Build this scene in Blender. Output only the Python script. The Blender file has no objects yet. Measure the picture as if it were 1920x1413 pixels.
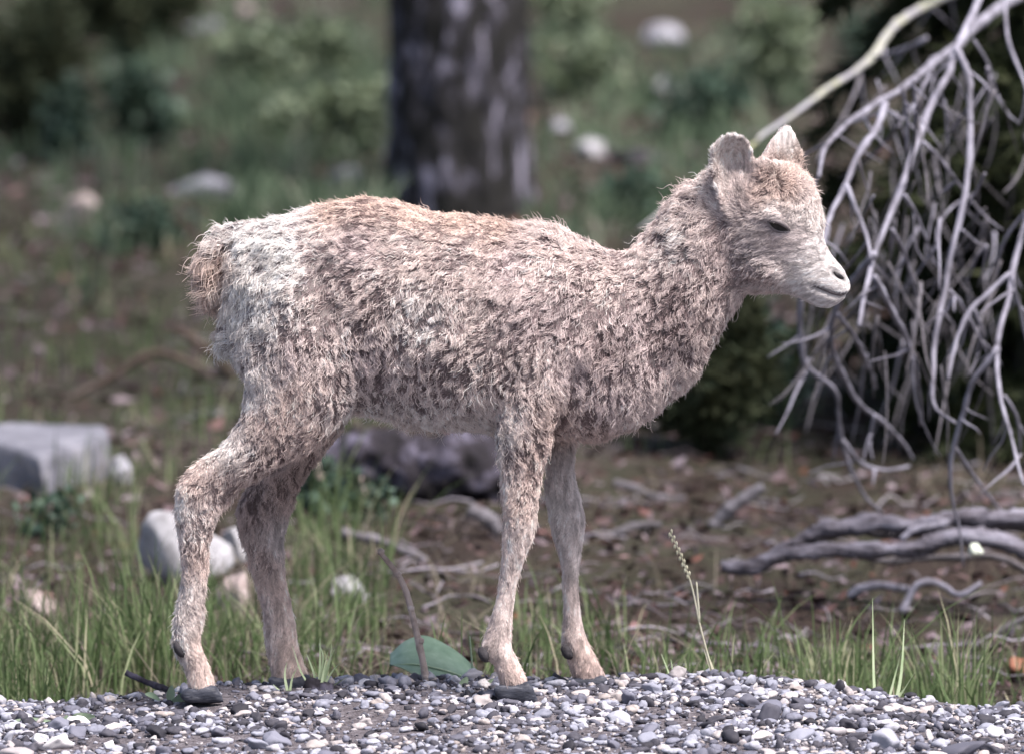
import bpy, bmesh, math, random
import numpy as np
from mathutils import Vector, Matrix, noise, kdtree
from mathutils.bvhtree import BVHTree
R = math.radians
random.seed(7); rng = np.random.default_rng(7)
scene = bpy.context.scene
C = scene.collection

# ---------------------------------------------------------------- camera
S = 0.000556                      # metres per photo pixel at the lamb
CAMD, CAMZ, CZ = 8.0, 1.32, 0.336
PITCH = math.atan2(CAMZ - CZ, CAMD)
DIST = math.hypot(CAMD, CAMZ - CZ)
FOC = 36.0 * DIST / (1920 * S)
cam_d = bpy.data.cameras.new('camera')
cam = bpy.data.objects.new('camera', cam_d); C.objects.link(cam)
cam.location = (0, -CAMD, CAMZ); cam.rotation_euler = (math.pi/2 - PITCH, 0, 0)
cam_d.sensor_width = 36; cam_d.sensor_fit = 'HORIZONTAL'; cam_d.lens = FOC
cam_d.clip_start = 0.1; cam_d.clip_end = 400
cam_d.dof.use_dof = True; cam_d.dof.focus_distance = DIST - 0.07; cam_d.dof.aperture_fstop = 6.3
scene.camera = cam

# ---------------------------------------------------------------- light
SUN_EL, SUN_AZ = 63.0, 130.0      # azimuth: high light from the right
w = bpy.data.worlds.new('World'); scene.world = w; w.use_nodes = True
nt = w.node_tree; bg = nt.nodes['Background']
sky = nt.nodes.new('ShaderNodeTexSky'); sky.sky_type = 'NISHITA'; sky.sun_disc = False
sky.sun_elevation = R(SUN_EL); sky.sun_rotation = R(SUN_AZ); sky.dust_density = 4.0; sky.air_density = 1.0
nt.links.new(sky.outputs[0], bg.inputs[0]); bg.inputs[1].default_value = 0.10
sd = bpy.data.lights.new('sun', 'SUN'); sd.energy = 3.7; sd.angle = R(20); sd.color = (1.0, 0.945, 0.925)
sun = bpy.data.objects.new('sun', sd); C.objects.link(sun)
_sv = Vector((math.sin(R(SUN_AZ))*math.cos(R(SUN_EL)), math.cos(R(SUN_AZ))*math.cos(R(SUN_EL)), math.sin(R(SUN_EL))))
sun.rotation_euler = _sv.to_track_quat('Z', 'Y').to_euler()
vs = scene.view_settings; vs.view_transform = 'Standard'; vs.look = 'None'; vs.gamma = 1; vs.use_curve_mapping = False
vs.exposure = 1.0
scene.cycles.max_bounces = 4; scene.cycles.diffuse_bounces = 3; scene.cycles.transmission_bounces = 2
scene.cycles.transparent_max_bounces = 4
scene.cycles_curves.shape = 'RIBBONS'; scene.cycles_curves.subdivisions = 1

# ---------------------------------------------------------------- helpers
_cp, _sp = math.cos(PITCH), math.sin(PITCH)
def ray(px, py):
    a = (px - 960) / 1920 * 36 / FOC; b = -(py - 706.5) / 1920 * 36 / FOC
    return Vector((a, _cp + b*_sp, -_sp + b*_cp))       # unnormalised, y forward
def at(px, py, Y=0.0):
    d = ray(px, py); t = (Y + CAMD) / d.y
    return Vector((d.x*t, Y, CAMZ + d.z*t))
def uv(P):                                                # side-view coordinates of points, in photo pixels
    u = 960 + P[:, 0] / S
    v = 706.5 - (P[:, 2] - CZ) / (S / 0.9925)
    return u, v
def sst(a, b, x):
    t = min(1, max(0, (x - a) / (b - a))); return t*t*(3 - 2*t)
def nz(x, y, z=0.0): return noise.noise(Vector((x, y, z)))

def new_mesh(name, verts, faces, smooth=True):
    me = bpy.data.meshes.new(name); me.from_pydata([tuple(v) for v in verts], [], [tuple(f) for f in faces])
    if smooth: me.polygons.foreach_set('use_smooth', [True]*len(me.polygons))
    me.update(); return me
def np_mesh(name, V, F, smooth=True, rnd=None):
    """V (n,3) float, F (m,k) int, all faces with k corners"""
    me = bpy.data.meshes.new(name); V = np.asarray(V, np.float32); F = np.asarray(F, np.int32); k = F.shape[1]
    me.vertices.add(len(V)); me.vertices.foreach_set('co', V.ravel())
    me.loops.add(F.size); me.loops.foreach_set('vertex_index', F.ravel())
    me.polygons.add(len(F)); me.polygons.foreach_set('loop_start', np.arange(0, F.size, k, dtype=np.int32))
    me.update(calc_edges=True)
    if smooth: me.polygons.foreach_set('use_smooth', np.ones(len(F), bool))
    if rnd is not None:
        a = me.attributes.new('rnd', 'FLOAT', 'POINT'); a.data.foreach_set('value', np.asarray(rnd, np.float32))
    me.update(); return me
def obj(name, me, mat=None, parent=None):
    o = bpy.data.objects.new(name, me); C.objects.link(o)
    if mat is not None and me is not None and len(me.materials) == 0: me.materials.append(mat)
    if parent is not None:
        o.parent = parent; o.matrix_parent_inverse = Matrix.Translation(-Vector(parent.location))
    return o
def thing(name, label, cat, loc=(0, 0, 0), group=None):
    o = bpy.data.objects.new(name, None); C.objects.link(o); o.location = loc; o.empty_display_size = 0.05
    return tag(o, label, cat, group)
def tag(o, label=None, cat=None, group=None, kind=None):
    if label: o['label'] = label
    if cat: o['category'] = cat
    if group: o['group'] = group
    if kind: o['kind'] = kind
    return o
def crom(P, n):
    """Catmull-Rom through rows of P, n steps per span"""
    P = np.asarray(P, float); Q = np.vstack([2*P[0]-P[1], P, 2*P[-1]-P[-2]]); out = []
    for i in range(1, len(Q)-2):
        for k in range(n):
            t = k/n; a, b, c, d = Q[i-1], Q[i], Q[i+1], Q[i+2]
            out.append(0.5*((2*b)+(c-a)*t+(2*a-5*b+4*c-d)*t*t+(3*b-a-3*c+d)*t**3))
    out.append(Q[-2]); return np.array(out)
def tube(path, rad, sides=7, jitter=0.0, n=3, seed=0):
    P = crom(np.array([list(p) for p in path]), n) if len(path) > 2 or n > 1 else np.array([list(p) for p in path])
    r = np.interp(np.linspace(0, 1, len(P)), np.linspace(0, 1, len(rad)), rad)
    T = np.gradient(P, axis=0); T /= np.linalg.norm(T, axis=1)[:, None] + 1e-9
    up = np.array([0.31, 0.93, 0.17]); A = np.cross(T, up); A /= np.linalg.norm(A, axis=1)[:, None] + 1e-9
    B = np.cross(T, A); ang = np.linspace(0, 2*math.pi, sides, endpoint=False)
    rr = np.random.default_rng(seed).normal(1, jitter, (len(P), sides)) if jitter else np.ones((len(P), sides))
    V = (P[:, None, :] + (A[:, None, :]*np.cos(ang)[None, :, None] + B[:, None, :]*np.sin(ang)[None, :, None])*(r[:, None]*rr)[:, :, None]).reshape(-1, 3)
    F = []
    for i in range(len(P)-1):
        for k in range(sides):
            k2 = (k+1) % sides; F.append((i*sides+k, i*sides+k2, (i+1)*sides+k2, (i+1)*sides+k))
    F.append(tuple(range(sides))[::-1]); F.append(tuple((len(P)-1)*sides+k for k in range(sides)))
    return V.tolist(), F
def join_geo(parts):
    V, F = [], []
    for v, f in parts:
        o = len(V); V += [tuple(p) for p in v]; F += [tuple(i+o for i in q) for q in f]
    return V, F

# ---------------------------------------------------------------- materials
def mat_new(name):
    m = bpy.data.materials.new(name); m.use_nodes = True; n = m.node_tree.nodes
    return m, m.node_tree, n['Principled BSDF'], n['Material Output']
def ramp(nt, stops):
    r = nt.nodes.new('ShaderNodeValToRGB'); e = r.color_ramp.elements
    while len(e) < len(stops): e.new(0.5)
    for el, (p, c) in zip(e, stops): el.position = p; el.color = (*c, 1)
    return r
def noise_mat(name, stops, scale=10, detail=6, rough=0.9, bump=0.3, bscale=None, stretch=(1, 1, 1), spec=0.2, dist=0.002):
    m, nt, b, out = mat_new(name)
    tc = nt.nodes.new('ShaderNodeTexCoord'); mp = nt.nodes.new('ShaderNodeMapping'); mp.inputs['Scale'].default_value = stretch
    nt.links.new(tc.outputs['Object'], mp.inputs[0])
    n1 = nt.nodes.new('ShaderNodeTexNoise'); n1.inputs['Scale'].default_value = scale; n1.inputs['Detail'].default_value = detail
    n1.inputs['Roughness'].default_value = 0.65
    nt.links.new(mp.outputs[0], n1.inputs['Vector'])
    r = ramp(nt, stops); nt.links.new(n1.outputs[0], r.inputs[0]); nt.links.new(r.outputs[0], b.inputs['Base Color'])
    if bump:
        n2 = nt.nodes.new('ShaderNodeTexNoise'); n2.inputs['Scale'].default_value = bscale or scale*4; n2.inputs['Detail'].default_value = 5
        nt.links.new(mp.outputs[0], n2.inputs['Vector'])
        bp = nt.nodes.new('ShaderNodeBump'); bp.inputs['Strength'].default_value = bump; bp.inputs['Distance'].default_value = dist
        nt.links.new(n2.outputs[0], bp.inputs['Height']); nt.links.new(bp.outputs[0], b.inputs['Normal'])
    b.inputs['Roughness'].default_value = rough; b.inputs['Specular IOR Level'].default_value = spec
    return m
def rnd_mat(name, stops, rough=0.7, spec=0.3, trans=0.0, mottle=0.25, mscale=120, by='attr'):
    """colour picked per piece (attribute rnd, or the object's random number), slightly mottled"""
    m, nt, b, out = mat_new(name)
    if by == 'attr':
        a = nt.nodes.new('ShaderNodeAttribute'); a.attribute_name = 'rnd'; src = a.outputs['Fac']
    else:
        a = nt.nodes.new('ShaderNodeObjectInfo'); src = a.outputs['Random']
    r = ramp(nt, stops); nt.links.new(src, r.inputs[0])
    tc = nt.nodes.new('ShaderNodeTexCoord'); n1 = nt.nodes.new('ShaderNodeTexNoise'); n1.inputs['Scale'].default_value = mscale
    n1.inputs['Detail'].default_value = 4; nt.links.new(tc.outputs['Object'], n1.inputs['Vector'])
    mr = nt.nodes.new('ShaderNodeMapRange'); mr.inputs[1].default_value = 0.3; mr.inputs[2].default_value = 0.7
    mr.inputs[3].default_value = 1 - mottle; mr.inputs[4].default_value = 1 + mottle
    nt.links.new(n1.outputs[0], mr.inputs[0])
    mx = nt.nodes.new('ShaderNodeVectorMath'); mx.operation = 'SCALE'
    nt.links.new(r.outputs[0], mx.inputs[0]); nt.links.new(mr.outputs[0], mx.inputs['Scale'])
    nt.links.new(mx.outputs[0], b.inputs['Base Color'])
    b.inputs['Roughness'].default_value = rough; b.inputs['Specular IOR Level'].default_value = spec
    if trans:
        t = nt.nodes.new('ShaderNodeBsdfTranslucent'); nt.links.new(mx.outputs[0], t.inputs[0])
        ms = nt.nodes.new('ShaderNodeMixShader'); ms.inputs[0].default_value = trans
        nt.links.new(b.outputs[0], ms.inputs[1]); nt.links.new(t.outputs[0], ms.inputs[2]); nt.links.new(ms.outputs[0], out.inputs[0])
    return m

PEB = [(0.0, (.022, .021, .028)), (.25, (.065, .062, .078)), (.45, (.14, .14, .18)), (.60, (.25, .255, .31)), (.74, (.38, .38, .43)), (.86, (.33, .285, .27)), (1.0, (.62, .60, .62))]
M = {}
M['pebble'] = rnd_mat('pebble_stone', PEB, 0.75, 0.3, 0, 0.28, 260, 'attr')
M['pebble_o'] = rnd_mat('pebble_stone_large', PEB, 0.75, 0.3, 0, 0.28, 200, 'obj')
M['dirt'] = noise_mat('gravel_dirt', [(.3, (.050, .042, .045)), (.5, (.12, .105, .115)), (.7, (.25, .23, .25))], 150, 8, .95, 1.0, 420, dist=.004)
M['litter_ground'] = noise_mat('forest_floor', [(.26, (.014, .011, .008)), (.42, (.032, .022, .018)), (.54, (.034, .034, .021)), (.66, (.064, .046, .043)), (.8, (.12, .096, .10))], 3.2, 9, .95, 1.0, 30, dist=.02)
M['stone'] = noise_mat('grey_stone', [(.25, (.13, .125, .14)), (.5, (.29, .285, .32)), (.75, (.46, .45, .50))], 18, 8, .85, .5, 60)
M['stone_pale'] = noise_mat('pale_stone', [(.28, (.12, .115, .12)), (.45, (.27, .265, .28)), (.68, (.45, .44, .47))], 26, 8, .85, .5, 60)
M['stone_pink'] = noise_mat('pinkish_stone', [(.28, (.15, .115, .11)), (.5, (.31, .25, .24)), (.72, (.46, .40, .39))], 24, 8, .85, .5, 60)
M['boulder'] = noise_mat('boulder_stone', [(.28, (.07, .07, .085)), (.5, (.17, .17, .20)), (.72, (.33, .32, .35))], 14, 8, .85, .6, 40)
M['dead'] = noise_mat('weathered_dead_wood', [(.28, (.085, .08, .092)), (.5, (.23, .22, .265)), (.72, (.40, .39, .46))], 30, 6, .85, .5, 90, (1, 1, .4))
M['dead_dull'] = noise_mat('dull_dead_twig', [(.25, (.07, .062, .064)), (.55, (.14, .13, .145)), (.8, (.24, .23, .26))], 30, 6, .9, .4, 90)
M['lichen'] = noise_mat('lichen_covered_bark', [(.42, (.36, .35, .38)), (.56, (.40, .40, .34)), (.68, (.40, .41, .17))], 16, 6, .95, .6, 120)
M['darkwood'] = noise_mat('rotting_dark_wood', [(.34, (.010, .009, .010)), (.5, (.030, .026, .033)), (.66, (.13, .12, .165))], 22, 8, .9, .8, 40, (1, 1, 1))
M['bark'] = noise_mat('pine_bark', [(.30, (.012, .012, .010)), (.50, (.026, .025, .026)), (.56, (.07, .066, .085)), (.65, (.34, .32, .40))], 24, 4, .95, .8, 60, (1, 1, .42), dist=.008)
M['bark_dark'] = noise_mat('spruce_bark', [(.3, (.020, .018, .013)), (.6, (.045, .042, .032)), (.8, (.08, .075, .06))], 20, 6, .95, .8, 60, (1, 1, .4), dist=.006)
M['needle'] = rnd_mat('dark_spruce_needles', [(0, (.012, .018, .008)), (.6, (.026, .034, .014)), (1, (.05, .056, .025))], .7, .2, .15, .1)
M['needle_g'] = rnd_mat('juniper_needles', [(0, (.030, .034, .018)), (.6, (.058, .068, .036)), (1, (.12, .155, .10))], .7, .2, .15, .1)
M['grass'] = rnd_mat('grass_blades', [(0, (.045, .075, .03)), (.4, (.10, .15, .06)), (.65, (.18, .235, .11)), (.82, (.28, .30, .18)), (1, (.44, .39, .28))], .6, .25, .35, .15, 40)
M['grass_pale'] = rnd_mat('pale_grass', [(0, (.055, .085, .05)), (.5, (.115, .165, .10)), (.8, (.19, .24, .16)), (1, (.33, .32, .26))], .7, .2, .35, .15, 20)
M['leafy'] = rnd_mat('shrub_leaves', [(0, (.022, .036, .022)), (.5, (.046, .080, .056)), (.85, (.09, .145, .105)), (1, (.15, .215, .165))], .55, .3, .3, .15, 40)
M['leafy_pale'] = rnd_mat('pale_shrub_leaves', [(0, (.09, .115, .065)), (.5, (.16, .205, .12)), (1, (.27, .32, .23))], .55, .3, .3, .15, 40)
M['chips'] = rnd_mat('leaf_litter', [(0, (.022, .014, .012)), (.4, (.062, .038, .034)), (.68, (.12, .085, .092)), (.88, (.23, .19, .215)), (1, (.13, .045, .026))], .9, .2, 0, .2, 60)
M['twig_dark'] = noise_mat('brown_stick_bark', [(.3, (.05, .036, .028)), (.55, (.11, .082, .068)), (.75, (.18, .15, .13))], 30, 6, .9, .5, 90)
M['twig'] = noise_mat('twig_bark', [(.3, (.26, .20, .17)), (.55, (.47, .38, .34)), (.75, (.62, .55, .52))], 60, 6, .8, .5, 200)
M['straw'] = noise_mat('dry_grass_stalk', [(.3, (.40, .38, .26)), (.6, (.58, .56, .44))], 60, 4, .7, 0)
M['leaf_broad'] = noise_mat('broad_leaf', [(.3, (.11, .18, .12)), (.55, (.18, .265, .19)), (.8, (.27, .35, .28))], 40, 5, .45, .2, 120, spec=.4)
M['leaf_vein'] = noise_mat('leaf_vein', [(.3, (.25, .34, .22)), (.7, (.34, .42, .30))], 40, 4, .5, 0)
M['red_stem'] = noise_mat('red_stem', [(.3, (.20, .035, .03)), (.7, (.34, .10, .07))], 60, 4, .6, 0)
M['hoof'] = noise_mat('hoof_horn', [(.3, (.020, .021, .028)), (.52, (.045, .048, .064)), (.72, (.15, .15, .17))], 55, 8, .5, .35, 220, (1, 1, 3))
M['dewclaw'] = noise_mat('dewclaw_horn', [(.3, (.028, .025, .028)), (.6, (.06, .055, .06)), (.8, (.13, .12, .125))], 150, 6, .8, .5, 300)
M['eye'] = noise_mat('eye_cornea', [(.4, (.008, .008, .006)), (.7, (.022, .016, .010))], 60, 2, .10, 0, spec=.5)
M['lid'] = noise_mat('eyelid_skin', [(.3, (.12, .10, .10)), (.7, (.24, .21, .21))], 160, 4, .7, .3)

# ---------------------------------------------------------------- terrain
def crest(x):                                            # back edge of the gravel bank
    return 0.085 - 0.11*sst(.18, .52, abs(x - .02)) + 0.02*nz(x*3, 4.2)
def height(x, y):
    c = crest(x); d = y - c
    z = 0.004 - 0.012*sst(.2, .55, abs(x)) + 0.006*nz(x*5, y*5, 1.3) + 0.004*nz(x*14, y*14, 2.2)
    z -= 0.085*sst(-.01, .38, d)
    z -= 0.03*sst(-.5, -1.6, y) if y < -.5 else 0
    far = sst(.2, 1.2, d)
    z += far*(0.035*nz(x*1.3, y*1.3, 7) + 0.02*nz(x*3.7, y*3.7, 9))
    if y > 4: z += 0.05*nz(x*.7, y*.7, 3)*sst(4, 7, y) + 0.018*(y - 4)*sst(4, 9, y)
    if y > 12: z += 0.10*(y - 12)
    return z
def ground_at(px, py, ymin=.3):
    d = ray(px, py); t = (ymin + CAMD)/d.y
    while t < 60:
        p = Vector((d.x*t, -CAMD + d.y*t, CAMZ + d.z*t))
        if p.z <= height(p.x, p.y): return Vector((p.x, p.y, height(p.x, p.y)))
        t += .02
    return p
def pxscale(Y): return S*(Y + CAMD)/CAMD                # metres per photo pixel at that depth

def grid_mesh(name, xs, ys):
    V = [(x, y, height(x, y)) for y in ys for x in xs]; nx = len(xs)
    F = [(j*nx+i, j*nx+i+1, (j+1)*nx+i+1, (j+1)*nx+i) for j in range(len(ys)-1) for i in range(nx-1)]
    return new_mesh(name, V, F)
xs = np.concatenate([-np.geomspace(60, 1.6, 22), np.linspace(-1.5, 1.5, 121), np.geomspace(1.6, 60, 22)])
ysg = np.concatenate([np.linspace(-.9, .30, 66)])
ysf = np.concatenate([np.linspace(.30, 2.5, 80)[0:], np.linspace(2.55, 12, 90), np.geomspace(12.4, 90, 24)])
bank = obj('gravel_bank', grid_mesh('gravel_bank', xs, np.concatenate([np.linspace(-7, -.95, 12), ysg])), M['dirt'])
tag(bank, 'grey gravel bank of rounded pebbles and dark dirt under the lamb', 'gravel', kind='structure')
floor = obj('forest_floor', grid_mesh('forest_floor', xs, ysf), M['litter_ground'])
tag(floor, 'brown and green forest floor rising behind the gravel bank', 'ground', kind='structure')

# ---------------------------------------------------------------- pebbles
def ico(sub):
    bm = bmesh.new(); bmesh.ops.create_icosphere(bm, subdivisions=sub, radius=1)
    V = np.array([v.co[:] for v in bm.verts]); F = np.array([[v.index for v in f.verts] for f in bm.faces]); bm.free(); return V, F
def lumpy(sub, seed, amp=.22, freq=1.3, facets=0):
    V, F = ico(sub); r = random.Random(seed); V = V.copy()
    for _ in range(facets):                              # knock flats off the ball
        n = np.array([r.gauss(0, 1) for _ in range(3)]); n /= np.linalg.norm(n); h = r.uniform(.55, .85)
        d = V @ n; k = d > h; V[k] -= np.outer((d[k]-h)*.9, n)
    o = Vector((seed*3.1, seed*1.7, 0))
    V *= np.array([1 + amp*noise.noise(Vector(v)*freq + o) for v in V])[:, None]
    return V, F
def rotm(r):
    q = r.normal(size=4); q /= np.linalg.norm(q); a, b, c, d = q
    return np.array([[a*a+b*b-c*c-d*d, 2*(b*c-a*d), 2*(b*d+a*c)], [2*(b*c+a*d), a*a-b*b+c*c-d*d, 2*(c*d-a*b)], [2*(b*d-a*c), 2*(c*d+a*b), a*a-b*b-c*c+d*d]])
var_hi = [lumpy(3, k+3, .34, 1.5, 9) for k in range(12)]
peb_me = []
for k, (V, F) in enumerate(var_hi):
    peb_me.append(np_mesh('pebble', V*np.array([1, .85, .62])[None], F)); peb_me[-1].materials.append(M['pebble_o'])
pr = np.random.default_rng(11)
placed = []
HOOVES = [(at(380, 1310, -.06).x, -.060), (at(970, 1310, -.056).x, -.056)]
def underfoot(x, y): return any(abs(x-a) < .027 and -.034 < y-b < .024 for a, b in HOOVES)
def big_pebble(x, y, size, up=.45):
    o = bpy.data.objects.new('pebble', peb_me[int(pr.integers(len(peb_me)))]); C.objects.link(o)
    sx, sy, sz = size*pr.uniform(.85, 1.35), size*pr.uniform(.8, 1.1), size*pr.uniform(.75, 1.1)
    o.scale = (sx, sy, sz); o.location = (x, y, height(x, y) + sz*.62*up*pr.uniform(.6, 1.2))
    o.rotation_euler = (pr.normal(0, .3), pr.normal(0, .3), pr.uniform(0, 6.28))
    o.parent = bank; placed.append((x, y, size)); return o
# stones the photograph lets one pick out on the bank (pixel, radius px)
for px, py, rp in [(1452, 1307, 17), (1440, 1335, 30), (1405, 1322, 22), (1500, 1385, 27), (1665, 1395, 40), (1800, 1400, 40), (1850, 1340, 22),
                   (1870, 1328, 12), (1905, 1332, 16), (1370, 1388, 22), (1340, 1355, 18), (1220, 1390, 24), (1160, 1350, 20), (1090, 1300, 22), (1135, 1296, 17),
                   (1180, 1318, 22), (1215, 1320, 16), (1060, 1318, 15), (1020, 1345, 16), (905, 1325, 22), (845, 1335, 13), (770, 1305, 15), (735, 1298, 16),
                   (985, 1395, 18), (485, 1395, 22), (500, 1305, 14), (450, 1332, 18), (525, 1360, 18), (600, 1330, 10), (410, 1375, 16), (295, 1375, 22),
                   (285, 1332, 15), (312, 1332, 15), (205, 1340, 22), (150, 1335, 28), (110, 1352, 22), (110, 1382, 30), (55, 1390, 22), (30, 1400, 34),
                   (165, 1400, 13), (190, 1398, 12), (15, 1372, 16), (270, 1410, 16), (590, 1400, 20), (660, 1400, 14), (1275, 1310, 14), (1250, 1305, 14), (700, 1378, 11), (1590, 1365, 16), (1560, 1345, 13), (1760, 1352, 16), (1705, 1365, 12), (1640, 1338, 11), (1680, 1340, 12)]:
    d = ray(px, py); t = (CAMZ - .005)/-d.z; x, y = d.x*t, -CAMD + d.y*t
    y = min(y, crest(x) + .015); big_pebble(x, y, rp*S*1.05)
while len(placed) < 300:
    x = pr.uniform(-.62, .62); y = pr.uniform(-.47, .12)
    if y > crest(x) + .02 or underfoot(x, y): continue
    dens = .35 + .65*sst(-.35, .35, abs(x - .0)*1.0 + .4*nz(x*6, y*6, 5))
    if pr.random() > dens: continue
    s = min(.019, .0078*math.exp(pr.normal(0, .33)))
    if any((x-a)**2 + (y-b)**2 < ((s+c)*.75)**2 for a, b, c in placed): continue
    big_pebble(x, y, s, .4)
var_lo = [lumpy(1, k+40, .35, 1.3, 3) for k in range(12)]; var_md = [lumpy(2, k+80, .34, 1.5, 6) for k in range(12)]
Vs, Fs, Rs, off = [], [], [], 0
n_small = 0
while n_small < 27000:
    x = pr.uniform(-.78, .78); y = pr.uniform(-.62, .16)
    if y > crest(x) + .05 or underfoot(x, y): continue
    dn = nz(x*5, y*9, 5) + .5*nz(x*16, y*22, 8)
    if dn < -.02 and pr.random() < .70: continue
    if abs(x + .22) < .2 and pr.random() < .35: continue
    s = min(.0085, .0029*math.exp(pr.normal(0, .45)))
    if n_small > 15000: s *= .5
    V, F = (var_md if s > .0026 else var_lo)[int(pr.integers(12))]
    W = (V*np.array([pr.uniform(.9, 1.3), pr.uniform(.8, 1.1), pr.uniform(.5, .85)])*s) @ rotm(pr).T if pr.random() < .4 else V*np.array([pr.uniform(.9, 1.4), pr.uniform(.8, 1.1), pr.uniform(.5, .8)])*s
    Vs.append(W + np.array([x, y, height(x, y) + s*pr.uniform(.15, .5)])); Fs.append(F + off); off += len(V)
    Rs.append(np.full(len(V), pr.random()*.93)); n_small += 1
gs = obj('fine_gravel', np_mesh('fine_gravel', np.vstack(Vs), np.vstack(Fs), True, np.concatenate(Rs)), M['pebble'], bank)
tag(gs, kind='stuff')

# ---------------------------------------------------------------- the lamb
lamb = thing('bighorn_lamb', 'shaggy pale brown sheep lamb standing in profile on gravel', 'lamb', (at(700, 1310).x, 0, 0.0))

def sections_loft(secs, inset=8, sides=28, sub=5, power=2.0):
    """secs: ((ax,ay),(bx,by),half_depth_m,Y) - a and b are the two outline points of a cross-section in the side view"""
    rows = []
    for a, b, hd, Y in secs:
        A, B = at(*a, Y), at(*b, Y); c = (A+B)/2; h = (B-A)/2
        L = h.length; h *= max(.25, (L - inset*S)/L)
        rows.append([*c, *h, max(.003, hd - inset*S*.6)])
    P = crom(rows, sub); ang = np.linspace(0, 2*math.pi, sides, endpoint=False); V = []
    for r in P:
        c, h, hd = r[:3], r[3:6], r[6]
        for t in ang:
            ca, sa = math.cos(t), math.sin(t)
            ca = math.copysign(abs(ca)**(2/power), ca); sa = math.copysign(abs(sa)**(2/power), sa)
            V.append(c + h*ca + np.array([0, 1, 0])*hd*sa)
    n = len(P); F = [(i*sides+k, i*sides+(k+1) % sides, (i+1)*sides+(k+1) % sides, (i+1)*sides+k) for i in range(n-1) for k in range(sides)]
    V.append(P[0][:3]); V.append(P[-1][:3])
    F += [(n*sides, (k+1) % sides, k) for k in range(sides)] + [(n*sides+1, (n-1)*sides+k, (n-1)*sides+(k+1) % sides) for k in range(sides)]
    return V, F

torso = sections_loft([
    ((432, 455), (425, 600), .026, 0), ((452, 418), (430, 655), .046, 0), ((500, 402), (470, 720), .068, 0), ((560, 384), (545, 765), .082, 0), ((620, 371), (620, 785), .090, 0),
    ((690, 366), (690, 786), .094, 0), ((770, 373), (770, 806), .100, 0), ((850, 393), (850, 812), .101, 0), ((920, 405), (930, 818), .095, 0),
    ((990, 410), (1000, 826), .087, 0), ((1040, 416), (1075, 834), .079, 0), ((1095, 444), (1130, 834), .072, 0), ((1150, 466), (1195, 810), .062, 0), ((1190, 500), (1240, 768), .048, 0)], 14, 32, 5, 2.15)
neck = sections_loft([
    ((1075, 470), (1150, 815), .058, 0), ((1120, 458), (1225, 785), .056, 0), ((1165, 462), (1285, 733), .048, 0), ((1205, 436), (1330, 680), .042, -.002), ((1245, 386), (1368, 615), .038, -.003),
    ((1285, 342), (1400, 568), .036, -.002), ((1325, 318), (1425, 530), .035, 0)], 13, 28, 5, 2.0)
head = sections_loft([
    ((1318, 345), (1345, 460), .022, 0), ((1332, 315), (1362, 510), .031, 0), ((1375, 302), (1388, 545), .037, 0), ((1435, 296), (1418, 552), .0405, 0), ((1490, 306), (1448, 549), .0405, 0),
    ((1527, 345), (1470, 552), .037, 0), ((1540, 395), (1487, 555), .032, 0), ((1547, 440), (1503, 560), .0265, 0), ((1560, 467), (1520, 570), .0225, 0),
    ((1578, 487), (1538, 577), .0195, 0), ((1592, 506), (1556, 577), .0165, 0), ((1598, 520), (1572, 569), .012, 0), ((1598, 533), (1585, 558), .006, 0)], 6, 28, 5, 2.1)
def leg(secs, inset=10): return sections_loft(secs, inset, 20, 4, 2.0)
Yn, Yf = -.060, .060
hind_n = leg([
    ((480, 450), (640, 470), .030, -.040), ((450, 560), (700, 560), .044, -.046), ((440, 660), (705, 660), .045, -.052), ((452, 740), (672, 755), .037, -.058), ((425, 815), (600, 838), .029, Yn),
    ((372, 862), (522, 878), .022, Yn), ((330, 900), (450, 925), .019, Yn), ((322, 955), (421, 965), .018, Yn), ((330, 1030), (400, 1030), .0155, Yn), ((332, 1100), (394, 1100), .0145, Yn),
    ((322, 1165), (389, 1165), .0165, Yn), ((318, 1205), (385, 1207), .0185, Yn), ((336, 1245), (398, 1243), .0175, Yn), ((344, 1280), (408, 1276), .019, Yn), ((346, 1300), (412, 1296), .018, Yn)])
hind_f = leg([
    ((500, 560), (690, 570), .040, .046), ((480, 690), (690, 700), .040, .054), ((505, 790), (650, 800), .030, Yf), ((482, 870), (598, 868), .022, Yf), ((444, 935), (560, 935), .019, Yf),
    ((440, 980), (546, 990), .018, Yf), ((455, 1035), (541, 1040), .016, Yf), ((472, 1095), (547, 1095), .0155, Yf), ((484, 1150), (558, 1148), .0165, Yf), ((490, 1205), (568, 1203), .018, Yf),
    ((497, 1245), (578, 1240), .0175, Yf), ((503, 1278), (588, 1272), .019, Yf)])
fore_n = leg([
    ((930, 560), (1100, 540), .028, -.042), ((918, 650), (1095, 640), .036, -.048), ((920, 740), (1075, 735), .034, -.054), ((922, 800), (1048, 800), .027, -.056), ((925, 850), (1036, 850), .022, -.056), ((932, 905), (1020, 905), .0195, -.056),
    ((936, 955), (1014, 960), .0185, -.056), ((934, 1005), (1008, 1005), .0175, -.056), ((932, 1055), (988, 1058), .0145, -.056), ((925, 1105), (976, 1108), .0135, -.056), ((909, 1165), (969, 1165), .0165, -.056),
    ((897, 1212), (967, 1208), .0185, -.056), ((916, 1242), (978, 1236), .0175, -.056), ((926, 1270), (992, 1262), .019, -.056), ((930, 1292), (1000, 1284), .018, -.056)])
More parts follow.
